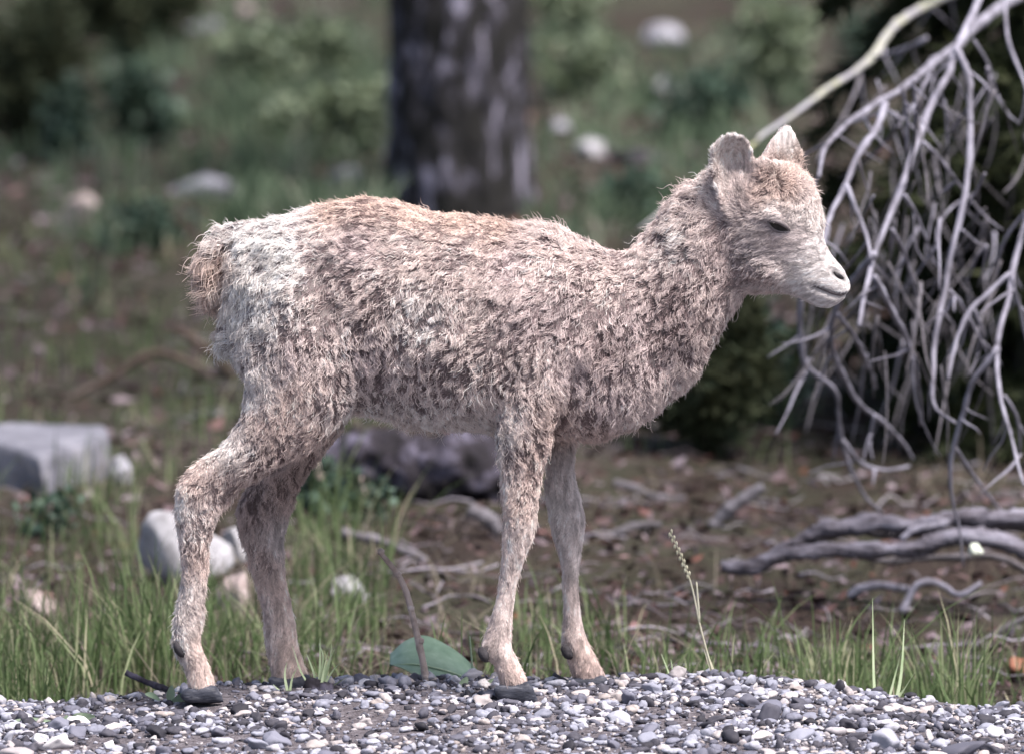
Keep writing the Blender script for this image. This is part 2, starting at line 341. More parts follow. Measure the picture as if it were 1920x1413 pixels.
fore_f = leg([
    ((960, 600), (1110, 590), .034, .046), ((985, 720), (1105, 720), .032, .052), ((1010, 800), (1090, 800), .023, .056), ((1018, 860), (1084, 860), .019, .056), ((1014, 905), (1090, 905), .0185, .056),
    ((1018, 960), (1104, 960), .0185, .056), ((1028, 1005), (1103, 1005), .0175, .056), ((1042, 1055), (1096, 1055), .0155, .056), ((1047, 1105), (1093, 1105), .015, .056), ((1048, 1160), (1100, 1158), .0165, .056),
    ((1045, 1205), (1110, 1200), .018, .056), ((1056, 1240), (1126, 1232), .0175, .056), ((1064, 1265), (1140, 1258), .019, .056), ((1066, 1284), (1145, 1278), .018, .056)])
tail_core = tube([at(500, 440), at(456, 442), at(424, 458), at(409, 492), at(408, 530), at(414, 570)], [.014, .012, .011, .0105, .009, .005], 12, 0, 5)
rump_tuft = tube([at(470, 610, -.012), at(437, 640, -.014), at(419, 655, -.014)], [.03, .018, .005], 12, 0, 4)
def ear(outline, base, Y, cup, thick=.0042, facing=-1, tilt=0.0):
    """closed cupped shell; outline in photo pixels, fan rings towards its own centre line"""
    O = crom(np.array(outline, float), 3); c = O.mean(0); rings = [1, .8, .55, .28]; V = []; F = []
    n = len(O)
    for side in (0, 1):
        for rr in rings:
            for o in O:
                p = c + (o - c)*rr; q = at(p[0], p[1], Y)
                dep = cup*(1 - rr*rr) + tilt*(p[0]-c[0])*S
                q.y += -facing*dep + (thick if side else -thick)*(1 if rr < 1 else .55)
                V.append(q)
        q = at(c[0], c[1], Y); q.y += -facing*cup + (thick if side else -thick); V.append(q)
    m = n*len(rings) + 1
    for s in (0, 1):
        for j in range(len(rings)-1):
            for k in range(n):
                f = (s*m+j*n+k, s*m+j*n+(k+1) % n, s*m+(j+1)*n+(k+1) % n, s*m+(j+1)*n+k); F.append(f if s else f[::-1])
        for k in range(n):
            f = (s*m+(len(rings)-1)*n+k, s*m+(len(rings)-1)*n+(k+1) % n, s*m+m-1); F.append(f if s else f[::-1])
    for k in range(n): F.append((k, (k+1) % n, m+(k+1) % n, m+k))
    return V, F
ear_n = ear([(1394, 412), (1362, 402), (1341, 355), (1331, 308), (1337, 274), (1358, 254), (1388, 254), (1408, 273), (1415, 310), (1414, 355), (1408, 396)], None, -.036, .030, .0044, -1, .25)
ear_f = ear([(1436, 335), (1416, 308), (1430, 286), (1450, 256), (1469, 236), (1484, 242), (1496, 270), (1498, 302), (1488, 335)], None, .034, .008, .0046, 1, -.6)
YAW = R(-9); PIV = at(1365, 430)
Rz = np.array(Matrix.Rotation(YAW, 3, 'Z'))
def yaw(geo):
    V = np.array([list(v) for v in geo[0]]) - np.array(PIV); return (V @ Rz.T + np.array(PIV)).tolist(), geo[1]
head = yaw(head)
brow = yaw(tube([at(1435, 402, -.034), at(1462, 404, -.036), at(1490, 418, -.031)], [.006, .0085, .005], 10, 0, 4))
cheek = yaw(tube([at(1405, 500, -.026), at(1440, 500, -.028), at(1480, 510, -.022)], [.010, .014, .008], 10, 0, 4))
horn_bud = yaw(tube([at(1432, 330, -.016), at(1440, 310, -.018), at(1446, 300, -.018)], [.012, .010, .006], 10, 0, 4))
V, F = join_geo([torso, neck, head, hind_n, hind_f, fore_n, fore_f, tail_core, rump_tuft, ear_n, ear_f, brow, cheek, horn_bud])
raw = new_mesh('raw', V, F)
tmp = bpy.data.objects.new('tmp', raw); C.objects.link(tmp)
bm = bmesh.new(); bm.from_mesh(raw); bmesh.ops.recalc_face_normals(bm, faces=bm.faces); bm.to_mesh(raw); bm.free()
md = tmp.modifiers.new('r', 'REMESH'); md.mode = 'VOXEL'; md.voxel_size = .0031; md.use_smooth_shade = True
ms = tmp.modifiers.new('s', 'SMOOTH'); ms.factor = .5; ms.iterations = 6
dg = bpy.context.evaluated_depsgraph_get()
body_me = bpy.data.meshes.new_from_object(tmp.evaluated_get(dg)); bpy.data.objects.remove(tmp)
body_me.name = 'body'
nv = len(body_me.vertices)
co = np.empty(nv*3); body_me.vertices.foreach_get('co', co); co = co.reshape(-1, 3)
no = np.empty(nv*3); body_me.vertices.foreach_get('normal', no); no = no.reshape(-1, 3)
def bvh_now():
    return BVHTree.FromPolygons([tuple(p) for p in co], [tuple(p.vertices) for p in body_me.polygons])
bvh = bvh_now()
camv = Vector((0, -CAMD, CAMZ))
def hit(px, py):
    d = ray(px, py).normalized(); h = bvh.ray_cast(camv, d); return h[0], h[1]
def mirror_head(p):
    q = np.array(Rz).T @ (np.array(p) - np.array(PIV)); q[1] *= -1; return Vector(np.array(Rz) @ q + np.array(PIV))
def hits(pts):
    out = []
    for p in pts:
        h = hit(*p)[0]
        if h is not None: out.append(h)
    return out
def seg_dist(P, pts):
    d = np.full(len(P), 9.0)
    for a, b in zip(pts[:-1], pts[1:]):
        a, b = np.array(a), np.array(b); ab = b-a; t = np.clip(((P-a) @ ab)/(ab @ ab + 1e-12), 0, 1)
        d = np.minimum(d, np.linalg.norm(P - a - t[:, None]*ab, axis=1))
    return d
def _woolly(P):
    u_, v_ = uv(P); return np.clip((1180 - u_)/120, 0, 1)*np.clip((800 - v_)/90, 0, 1) + np.clip((u_-1180)/60, 0, 1)*np.clip((1340-u_)/40, 0, 1)
relief = np.array([noise.ridged_multi_fractal(Vector((p[0]*30, p[1]*22, p[2]*17)), 1.0, 2.1, 3, 1.0, 2.0) for p in co])
fold = np.array([noise.noise(Vector((p[0]*17+5, p[1]*14, p[2]*11))) for p in co])
co += no*(((1.1 - relief)*.0026 + fold*.0045)*_woolly(co))[:, None]
nostril = hits([(1566, 511), (1575, 517), (1585, 522), (1590, 519)])
mouth = hits([(1527, 538), (1545, 545), (1562, 551), (1577, 554), (1587, 552)])
jaw = hits([(1385, 470), (1378, 520), (1400, 540)])
skin = np.zeros(nv)
for line, wd, dep, wt in ((nostril, .0046, .0030, 1.0), (mouth, .0032, .0018, .6)):
    for L in (line, [mirror_head(p) for p in line]):
        d = seg_dist(co, L); g = np.exp(-(d/wd)**2); co -= no*(g*dep)[:, None]; skin = np.maximum(skin, g*wt)
body_me.vertices.foreach_set('co', co.ravel()); body_me.update()
body_me.vertices.foreach_get('normal', (_n := np.empty(nv*3))); no = _n.reshape(-1, 3)
bvh = bvh_now()

# coat map: side-view control points (u, v, flow_u, flow_v, length mm, lift deg, colour)
COL = {'W': (.86, .83, .795), 'T': (.72, .555, .475), 'P': (.79, .67, .63), 'G': (.66, .555, .54), 'B': (.52, .39, .33), 'L': (.74, .595, .54),
       'K': (.58, .455, .415), 'F': (.64, .57, .555), 'C': (.48, .345, .29), 'N': (.78, .73, .715), 'D': (.50, .405, .39), 'E': (.84, .765, .73), 'M': (.28, .225, .225)}
CP = [
 (420, 430, -1, .2, 24, 36, 'E'), (385, 470, -.9, .5, 27, 42, 'P'), (400, 500, -.8, .7, 26, 40, 'T'), (405, 545, -.5, .9, 23, 34, 'T'), (408, 585, -.2, 1, 19, 24, 'B'), (425, 490, -.5, .9, 15, 24, 'B'),
 (480, 405, -1, .1, 13, 24, 'E'), (470, 450, -1, .4, 15, 22, 'W'), (520, 430, -1, .3, 14, 20, 'W'), (560, 400, -1, .2, 13, 20, 'E'), (545, 470, -.9, .5, 13, 20, 'W'), (450, 520, -.6, .9, 13, 20, 'W'), (440, 580, -.4, 1, 12, 20, 'W'),
 (490, 560, -.3, 1, 12, 20, 'W'), (430, 640, -.8, .6, 14, 26, 'W'), (470, 640, -.3, 1, 12, 20, 'E'), (470, 700, -.3, 1, 11, 22, 'E'), (530, 570, .1, 1, 13, 22, 'E'),
 (620, 385, -1, .1, 13, 20, 'T'), (700, 378, -1, .1, 13, 20, 'T'), (780, 392, -1, .15, 13, 20, 'T'), (860, 408, -1, .1, 13, 20, 'T'), (940, 420, -1, .05, 14, 22, 'T'), (1010, 420, -1, -.2, 17, 30, 'P'),
 (1050, 430, -.8, -.5, 22, 42, 'P'), (1100, 455, -.7, -.3, 17, 32, 'P'), (1150, 475, -.7, -.4, 16, 34, 'P'),
 (600, 450, -1, .3, 15, 22, 'P'), (680, 450, -1, .3, 15, 22, 'G'), (760, 450, -1, .3, 15, 22, 'P'), (860, 470, -1, .4, 15, 22, 'P'), (960, 480, -.9, .5, 15, 22, 'G'), (1040, 490, -.8, .6, 15, 22, 'P'),
 (620, 540, -.7, .7, 15, 24, 'P'), (600, 620, -.2, 1, 14, 26, 'P'), (560, 640, -.2, 1, 13, 26, 'G'), (700, 540, -.9, .6, 15, 24, 'P'), (790, 570, -.8, .6, 15, 24, 'E'), (880, 590, -.7, .8, 14, 24, 'P'), (980, 580, -.5, .9, 14, 24, 'G'),
 (1060, 560, -.6, .8, 14, 24, 'G'), (1120, 540, -.8, .6, 15, 24, 'P'), (700, 660, -.3, 1, 15, 24, 'G'), (780, 680, -.3, 1, 15, 24, 'P'), (860, 700, -.3, 1, 15, 24, 'P'), (920, 700, -.1, 1, 14, 24, 'P'),
 (720, 760, -.1, 1, 17, 16, 'E'), (790, 780, 0, 1, 17, 16, 'E'), (870, 785, .05, 1, 17, 16, 'E'), (910, 800, .1, 1, 15, 16, 'E'), (660, 780, .1, 1, 14, 16, 'E'),
 (1000, 680, -.2, 1, 12, 24, 'P'), (1080, 680, .2, 1, 12, 22, 'G'), (1140, 640, -.4, .9, 14, 28, 'D'), (1180, 600, -.5, .9, 15, 28, 'G'), (1200, 690, -.2, 1, 13, 28, 'G'), (1150, 740, .1, 1, 12, 24, 'G'), (1120, 800, .2, 1, 13, 24, 'L'),
 (1200, 780, .3, 1, 12, 22, 'P'), (1270, 730, .2, 1, 11, 18, 'P'), (1320, 660, .1, 1, 10, 16, 'P'), (1380, 580, .05, 1, 9, 14, 'P'), (1350, 600, -.1, 1, 9, 16, 'P'), (1060, 790, 0, 1, 10, 24, 'L'),
 (1220, 440, -.8, .0, 18, 34, 'P'), (1270, 370, -.85, -.1, 19, 36, 'P'), (1300, 335, -.9, -.2, 20, 40, 'P'), (1210, 500, -.9, .5, 16, 24, 'P'), (1270, 450, -.95, .4, 16, 24, 'E'), (1310, 420, -.95, .3, 14, 24, 'P'), (1270, 540, -.8, .7, 14, 26, 'D'),
 (1320, 520, -.6, .9, 13, 26, 'P'), (1250, 600, -.5, .9, 14, 28, 'D'), (1290, 600, -.4, 1, 13, 26, 'D'), (1350, 470, -.5, .9, 11, 26, 'D'), (1365, 520, -.3, 1, 9, 20, 'D'), (1350, 420, -.8, .5, 10, 30, 'D'),
 (1370, 275, -.1, -1, 3.2, 18, 'N'), (1345, 300, -.5, -.8, 3.5, 22, 'E'), (1350, 345, -.3, -.9, 4, 22, 'E'), (1385, 345, .0, -1, 6, 34, 'M'), (1380, 325, .0, -1, 5, 34, 'D'), (1350, 380, -.4, -.6, 4, 22, 'P'), (1402, 372, .2, -.9, 4, 20, 'P'), (1380, 310, .1, -1, 4, 26, 'E'), (1402, 330, .2, -1, 4, 20, 'P'), (1392, 385, -.1, -.8, 8, 34, 'M'), (1370, 390, -.3, -.6, 6, 24, 'F'), (1470, 262, .1, -1, 3, 18, 'N'), (1482, 290, .2, -1, 3.5, 20, 'E'), (1440, 296, -.1, -1, 5, 26, 'P'), (1330, 330, -.8, -.4, 15, 40, 'P'),
 (1430, 335, -.5, .5, 13, 48, 'C'), (1460, 335, .3, -.4, 10, 50, 'T'), (1420, 365, -.6, .5, 13, 44, 'C'), (1465, 345, .1, .6, 9, 45, 'C'), (1500, 315, .3, -1, 17, 55, 'T'), (1525, 345, .7, -.4, 12, 45, 'P'), (1500, 350, .2, .3, 11, 40, 'P'),
 (1535, 390, .3, .3, 7, 32, 'E'), (1500, 385, -.4, .2, 8, 28, 'E'), (1450, 385, -.8, -.1, 7, 28, 'E'), (1460, 405, -.9, 0, 3, 20, 'F'), (1420, 410, -.9, .2, 9, 28, 'F'), (1465, 448, -.9, .2, 3, 20, 'M'), (1446, 446, -.9, .2, 4, 20, 'M'), (1484, 452, -.8, .1, 3, 20, 'M'), (1437, 428, -.9, .2, 4, 20, 'M'), (1470, 462, -.9, .2, 4, 20, 'F'), (1430, 450, -.9, .3, 8, 28, 'F'), (1490, 440, -.8, -.2, 3, 20, 'F'),
 (1400, 470, -.8, .4, 11, 30, 'F'), (1450, 480, -.9, .3, 8, 28, 'F'), (1500, 470, -.9, .1, 5.5, 24, 'N'), (1540, 460, -.9, -.3, 3, 18, 'N'), (1400, 520, -.7, .6, 11, 28, 'P'), (1450, 525, -.9, .4, 8, 26, 'P'), (1500, 520, -.95, .2, 5, 22, 'N'), (1550, 500, -.9, 0, 2.4, 16, 'N'), (1545, 560, -.8, .5, 3.4, 18, 'N'), (1580, 540, -.8, .3, 1.8, 12, 'N'), (1590, 510, -.7, -.3, 1.8, 12, 'N'), (1500, 555, -.8, .6, 6, 22, 'N'),
 (560, 720, -.2, 1, 12, 26, 'L'), (620, 740, -.1, 1, 12, 26, 'P'), (520, 780, -.4, 1, 11, 26, 'L'), (600, 800, -.3, 1, 10, 24, 'L'), (450, 820, -.7, .8, 9, 24, 'E'), (520, 850, -.6, .9, 9.4, 34, 'L'), (440, 890, -.7, .8, 9, 34, 'L'), (370, 890, -.6, .8, 8.5, 30, 'L'),
 (335, 920, -.4, 1, 7, 24, 'E'), (380, 940, -.1, 1, 8, 30, 'P'), (340, 1000, -.4, 1, 8, 26, 'P'), (385, 1020, .1, 1, 7.5, 28, 'L'), (335, 1100, -.4, 1, 8, 26, 'E'), (385, 1110, .1, 1, 6.5, 26, 'P'), (325, 1170, -.6, .9, 10, 26, 'E'), (375, 1190, .1, 1, 5, 22, 'L'), (318, 1205, -.7, .7, 9, 24, 'N'),
 (375, 1250, .1, 1, 5.5, 22, 'L'), (385, 1290, .2, 1, 5, 18, 'P'), (540, 920, -.2, 1, 9, 32, 'K'), (460, 970, -.3, 1, 9, 32, 'K'), (520, 1020, .1, 1, 5.5, 22, 'F'), (480, 1060, -.3, 1, 8.5, 30, 'L'), (530, 1120, .1, 1, 5.5, 22, 'L'), (500, 1200, -.3, 1, 7, 24, 'P'), (555, 1220, .1, 1, 5, 22, 'L'), (540, 1260, .1, 1, 5.5, 22, 'L'),
 (970, 760, -.1, 1, 9, 26, 'P'), (1020, 770, .1, 1, 9, 26, 'L'), (935, 800, -.2, 1, 9, 24, 'E'), (985, 830, 0, 1, 9.4, 38, 'L'), (1000, 880, 0, 1, 9, 38, 'L'), (940, 880, -.3, 1, 7, 24, 'P'), (975, 930, 0, 1, 8, 32, 'L'), (975, 980, 0, 1, 6.5, 26, 'P'), (960, 1050, 0, 1, 6, 22, 'P'), (945, 1120, -.1, 1, 4.5, 20, 'P'),
 (905, 1190, -.5, .9, 7, 22, 'P'), (950, 1190, 0, 1, 5, 20, 'P'), (955, 1250, .2, 1, 5, 20, 'L'), (970, 1280, .2, 1, 5, 18, 'L'), (1050, 880, 0, 1, 5.5, 20, 'F'), (1080, 960, .1, 1, 4.5, 20, 'F'), (1040, 960, -.3, 1, 5, 22, 'E'), (1070, 1060, 0, 1, 4.5, 20, 'F'), (1070, 1150, 0, 1, 4.5, 20, 'P'), (1055, 1200, -.3, 1, 6, 22, 'P'), (1100, 1230, .2, 1, 5, 20, 'L'), (1110, 1275, .2, 1, 5, 18, 'K')]
CPU = np.array([c[:2] for c in CP], float)
_fl = np.array([(c[2], c[3]) for c in CP], float); _fl /= np.linalg.norm(_fl, axis=1)[:, None]
CPV = np.hstack([_fl, np.array([((c[4]*.74 if 11 <= c[4] < 19 and c[0] > 450 else c[4])*.001, c[5]) for c in CP], float), np.array([COL[c[6]] for c in CP], float)])
def coat(P):
    u, v = uv(P); out = np.empty((len(P), 7))
    for i in range(0, len(P), 20000):
        d2 = (u[i:i+20000, None] - CPU[None, :, 0])**2 + (v[i:i+20000, None] - CPU[None, :, 1])**2
        wgt = 1/(d2 + 420)**1.7; wgt /= wgt.sum(1)[:, None]; out[i:i+20000] = wgt @ CPV
    return out
cv = coat(co)
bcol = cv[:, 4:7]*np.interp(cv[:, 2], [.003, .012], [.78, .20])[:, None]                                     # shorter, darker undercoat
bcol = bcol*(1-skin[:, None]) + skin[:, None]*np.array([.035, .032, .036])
ca = body_me.attributes.new('coat', 'FLOAT_COLOR', 'POINT')
ca.data.foreach_set('color', np.hstack([bcol, np.ones((nv, 1))]).astype(np.float32).ravel())
def coat_mat(name, hair):
    m, nt, b, out = mat_new(name)
    a = nt.nodes.new('ShaderNodeAttribute'); a.attribute_name = 'coat'
    if hair:
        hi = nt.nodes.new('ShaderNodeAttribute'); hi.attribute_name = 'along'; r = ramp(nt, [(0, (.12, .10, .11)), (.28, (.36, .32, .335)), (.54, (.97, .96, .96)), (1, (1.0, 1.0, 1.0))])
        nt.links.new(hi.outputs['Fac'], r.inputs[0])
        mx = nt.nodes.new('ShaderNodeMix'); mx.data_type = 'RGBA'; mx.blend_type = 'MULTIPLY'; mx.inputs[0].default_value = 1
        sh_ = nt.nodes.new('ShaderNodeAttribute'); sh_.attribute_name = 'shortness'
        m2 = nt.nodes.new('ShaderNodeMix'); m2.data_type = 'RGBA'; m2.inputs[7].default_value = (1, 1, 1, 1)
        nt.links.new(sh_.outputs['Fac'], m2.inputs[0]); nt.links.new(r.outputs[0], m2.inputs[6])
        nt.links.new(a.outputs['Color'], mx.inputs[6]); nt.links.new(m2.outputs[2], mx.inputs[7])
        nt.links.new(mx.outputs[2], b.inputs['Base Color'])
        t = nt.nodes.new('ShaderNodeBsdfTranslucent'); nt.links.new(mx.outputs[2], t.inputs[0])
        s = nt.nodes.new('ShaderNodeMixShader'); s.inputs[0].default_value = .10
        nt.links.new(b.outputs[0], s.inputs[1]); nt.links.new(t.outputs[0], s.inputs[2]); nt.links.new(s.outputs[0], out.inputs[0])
        b.inputs['Roughness'].default_value = .55; b.inputs['Specular IOR Level'].default_value = .25
    else:
        n1 = nt.nodes.new('ShaderNodeTexNoise'); n1.inputs['Scale'].default_value = 420; n1.inputs['Detail'].default_value = 4
        tc = nt.nodes.new('ShaderNodeTexCoord'); nt.links.new(tc.outputs['Object'], n1.inputs['Vector'])
        bp = nt.nodes.new('ShaderNodeBump'); bp.inputs['Strength'].default_value = .5; bp.inputs['Distance'].default_value = .001
        nt.links.new(n1.outputs[0], bp.inputs['Height']); nt.links.new(bp.outputs[0], b.inputs['Normal'])
        nt.links.new(a.outputs['Color'], b.inputs['Base Color']); b.inputs['Roughness'].default_value = .85
    return m
body_me.materials.clear()
body = obj('body', body_me, coat_mat('lamb_skin', False), lamb)

# ---- fur
body_me.calc_loop_triangles()
T = np.empty(len(body_me.loop_triangles)*3, np.int32); body_me.loop_triangles.foreach_get('vertices', T); T = T.reshape(-1, 3)
fr = np.random.default_rng(5)
tri = co[T]; area = np.linalg.norm(np.cross(tri[:, 1]-tri[:, 0], tri[:, 2]-tri[:, 0]), axis=1)/2
tl = cv[T].mean(1)[:, 2]; tY = tri[:, :, 1].mean(1)
wt = area*np.clip(.013/tl, .75, 3.6)
tn = no[T].mean(1); wt *= np.where(tn[:, 1] > .35, .35, 1.0)   # thinner coat density on the far flank
wt *= (skin[T].mean(1) < .22)
NS = 380000
idx = fr.choice(len(T), NS, p=wt/wt.sum())
r1, r2 = fr.random(NS), fr.random(NS); k = r1 + r2 > 1; r1[k], r2[k] = 1-r1[k], 1-r2[k]
b0 = (1-r1-r2)[:, None]; P0 = b0*tri[idx, 0] + r1[:, None]*tri[idx, 1] + r2[:, None]*tri[idx, 2]
N0 = b0*no[T[idx, 0]] + r1[:, None]*no[T[idx, 1]] + r2[:, None]*no[T[idx, 2]]; N0 /= np.linalg.norm(N0, axis=1)[:, None]
u0, v0 = uv(P0)
eye_px = (1461, 425)
eh, en = hit(*eye_px); eye_far = mirror_head(eh)
keep = np.ones(NS, bool)
for e in (eh, eye_far):
    q = P0 - np.array(e); keep &= (((q[:, 0]*.93 - q[:, 2]*.36)/.0125)**2 + ((q[:, 0]*.36 + q[:, 2]*.93)/.0060)**2 > 1) | (np.abs(q[:, 1]) > .02)
P0, N0 = P0[keep], N0[keep]; NS = len(P0); CV = coat(P0)
L = CV[:, 2].copy(); lift = np.radians(CV[:, 3])
# locks: hair tips drift sideways towards ridges of a noise stretched along the flow; small clumps add raggedness
_perm = np.random.default_rng(99).permutation(256).astype(np.int32); _perm = np.concatenate([_perm, _perm, _perm])
_grd = np.random.default_rng(98).normal(size=(256, 3)).astype(np.float32); _grd /= np.linalg.norm(_grd, axis=1)[:, None]
def gnoise(Q):
    """vectorised gradient noise, about -1..1"""
    Q = np.asarray(Q, np.float32); i = np.floor(Q).astype(np.int32); f = Q - i; i &= 255
    w_ = f*f*f*(f*(f*6 - 15) + 10); out = np.zeros(len(Q), np.float32)
    for a in (0, 1):
        for b in (0, 1):
            for c in (0, 1):
                h = _perm[_perm[_perm[i[:, 0]+a] + i[:, 1]+b] + i[:, 2]+c]
                g = _grd[h]; v = g[:, 0]*(f[:, 0]-a) + g[:, 1]*(f[:, 1]-b) + g[:, 2]*(f[:, 2]-c)
                out += v*(w_[:, 0] if a else 1-w_[:, 0])*(w_[:, 1] if b else 1-w_[:, 1])*(w_[:, 2] if c else 1-w_[:, 2])
    return out*1.55
def vn(P, f, o): return gnoise(P*f + np.array([o+50, o*.7+50, 50-o]))
DIRS = np.array([(0, 0, 1), (-.72, 0, -.69), (-.995, 0, -.1), (.5, 0, -.866)])
def dir_w(flow):
    w_ = np.abs(np.stack([flow[:, 0]*D[0] - flow[:, 1]*D[2] for D in DIRS], 1))**10 + 1e-4
    return w_/np.sqrt((w_**2).sum(1))[:, None]
def field(Q, W, f, o, k_):
    """noise stretched along the hair's main directions"""
    fa = f[:, None] if isinstance(f, np.ndarray) else f; out = 0
    for i_, D in enumerate(DIRS): out = out + W[:, i_]*gnoise((Q - np.outer(Q @ D, D)*k_)*fa + 60 + o + 7*i_)
    return out
MC = NS//11
ci = fr.choice(NS, MC, replace=False, p=(lambda q: q/q.sum())(np.clip(.010/L, .4, 4)))
kd = kdtree.KDTree(MC)
for i, j in enumerate(ci): kd.insert(P0[j], i)
kd.balance()
jit = P0 + fr.normal(0, .0011, (NS, 3))
near = np.fromiter((kd.find(p)[1] for p in jit.tolist()), np.int32, NS)
Pc = P0[ci]
sw = vn(Pc, 16, 3.)*.75 + vn(Pc, 45, 9.)*.55 + fr.normal(0, .13, MC)      # swirl angle
lf = np.clip(.95 + .75*vn(Pc, 38, 5.) + .35*vn(Pc, 95, 6.) + fr.normal(0, .10, MC), .2, 2.0)     # lift
ln = np.clip(1.08 + .45*vn(Pc, 34, 11.) + fr.normal(0, .10, MC), .5, 1.6)     # length
cl = np.clip(1 + .15*vn(Pc, 20, 17.) + .10*vn(Pc, 70, 18.) + fr.normal(0, .05, MC), .5, 1.45)   # colour
ph = vn(Pc, 60, 27.)*9 + fr.normal(0, .5, MC)
def frame(Pn, Nn, flow, ang):
    d = np.stack([flow[:, 0], np.zeros(len(flow)), -flow[:, 1]], 1)
    d -= Nn*np.sum(d*Nn, 1)[:, None]; nrm = np.linalg.norm(d, axis=1)[:, None]
    low = nrm[:, 0] < .15; d[low] += np.array([-.3, 0, -.6]); d -= Nn*np.sum(d*Nn, 1)[:, None]; d /= np.linalg.norm(d, axis=1)[:, None] + 1e-9
    s = np.cross(Nn, d); return d*np.cos(ang)[:, None] + s*np.sin(ang)[:, None], s
K = 7
t = np.linspace(0, 1, K)[None, :, None]
def strands(Pn, Nn, CVn, ang, lftn, lnn, phn, amp, frq):
    d, s = frame(Pn, Nn, CVn[:, :2], ang)
    th = np.clip(np.radians(CVn[:, 3])*.85*lftn, .06, 1.25); Ln = CVn[:, 2]*lnn
    up = np.sin(th)[:, None, None]*(t - .38*t*t); al = np.cos(th)[:, None, None]*t
    c = Pn[:, None] + Ln[:, None, None]*(d[:, None]*al + Nn[:, None]*up)
    s2 = np.cross(Nn, d); w_ = (np.sin(phn[:, None, None] + t*frq) - np.sin(phn)[:, None, None])
    c += s2[:, None]*w_*(amp*Ln)[:, None, None]*t**.7 + Nn[:, None]*(np.cos(phn[:, None, None]*1.3 + t*frq) - np.cos(phn*1.3)[:, None, None])*(amp*.6*Ln)[:, None, None]*t**.7
    c[:, :, 2] -= (.10*Ln)[:, None]*t[0, :, 0][None]**2
    return c
long_ = np.clip((L - .004)/.0055, 0, 1)                    # 0 on face and shanks, 1 on the woolly body
amp_s = .035 + .115*long_
guide = strands(Pc, N0[ci], CV[ci], sw, lf, ln, ph, amp_s[ci], 8.5)
own = strands(P0, N0, CV, sw[near] + fr.normal(0, .17, NS), lf[near]*np.clip(fr.normal(1, .22, NS), .3, 1.9), ln[near]*np.clip(fr.normal(1, .17, NS), .45, 1.45), ph[near] + fr.normal(0, .4, NS), amp_s, 8.5)
wc = t**1.1*(np.clip(fr.normal(.42, .18, NS), 0, .8)*(.35 + .65*long_))[:, None, None]
curv = own*(1-wc) + guide[near]*wc
d0, s0 = frame(P0, N0, CV[:, :2], sw[near])
fq = np.where(L > .0075, 100., 170.)
WD = dir_w(CV[:, :2])
def lockn(Q): return field(Q, WD, fq, 4., .62)
eps = .0012
grad = (lockn(P0 + s0*eps) - lockn(P0 - s0*eps))/(2*eps)/fq            # about -1..1
gl_ = (lockn(P0 + d0*eps) - lockn(P0 - d0*eps))/(2*eps)/fq
sh = np.clip(grad*1.3, -1, 1)*np.clip(.40*L, 0, .0046)*(.35 + .65*long_)
curv += s0[:, None]*sh[:, None, None]*t**.85
curv += N0[:, None]*(np.clip(lockn(P0)*1.4, -.8, 1)*.20*L*(.3 + .7*long_))[:, None, None]*t
# partings: winding gaps along the flow where the coat opens; a hair that would lie across a gap ends there
uu, vv = uv(P0)
reg = .20 + sum(g_*np.exp(-((uu-x_)**2 + (vv-y_)**2)/(2*r_*r_)) for x_, y_, r_, g_ in ((1190, 620, 120, .8), (1300, 500, 80, .7), (600, 620, 80, .7), (720, 500, 130, .6), (980, 560, 90, .6), (980, 850, 50, .75), (480, 860, 70, .6), (790, 730, 130, .45), (1120, 790, 60, .7), (500, 980, 60, .5), (370, 960, 60, .5), (440, 560, 60, -.15), (1440, 480, 60, .3)))
amt = np.clip(reg + .85*gnoise(P0*15 + 33) + .35*gnoise(P0*45 + 13), 0, 1.25)*np.clip((L-.0050)/.003, 0, 1)
fs = np.where(L > .0080, 1., 1.6)
CK = np.zeros((NS, K), np.float32); sel = np.nonzero(amt > .55)[0]; Ws = WD[sel]
for kk in range(1, K):
    Pk = curv[sel, kk]; Pk = Pk + .0016*np.sin(Pk[:, [2, 0, 1]]*310 + 2) + .0022*np.sin(Pk[:, [1, 2, 0]]*140 + 1)
    for f_, o_, k_, hw in ((64., 3., .76, .00110), (112., 13., .66, .00072)):
        fa = f_*fs[sel]; CK[sel, kk] = np.maximum(CK[sel, kk], np.exp(-(field(Pk, Ws, fa, o_, k_)/(fa*1.15*hw))**2)*amt[sel])
CK[:, 0] = CK[:, 1]
bad = CK > .56
kt = np.where(bad.any(1), np.maximum(np.where(fr.random(NS) < .6, 1, 2), bad.argmax(1)), K-1)             # last kept point
kk_ = np.arange(K)[None, :]
over = kk_ > kt[:, None]
tipp = np.take_along_axis(curv, np.repeat(kt[:, None, None], 3, 2), 1)
dirn = tipp - P0[:, None]; dirn /= np.linalg.norm(dirn, axis=2, keepdims=True) + 1e-9
curv = np.where(over[:, :, None], tipp + dirn*((kk_ - kt[:, None])*.00008)[:, :, None], curv)
cut = kt < K-1
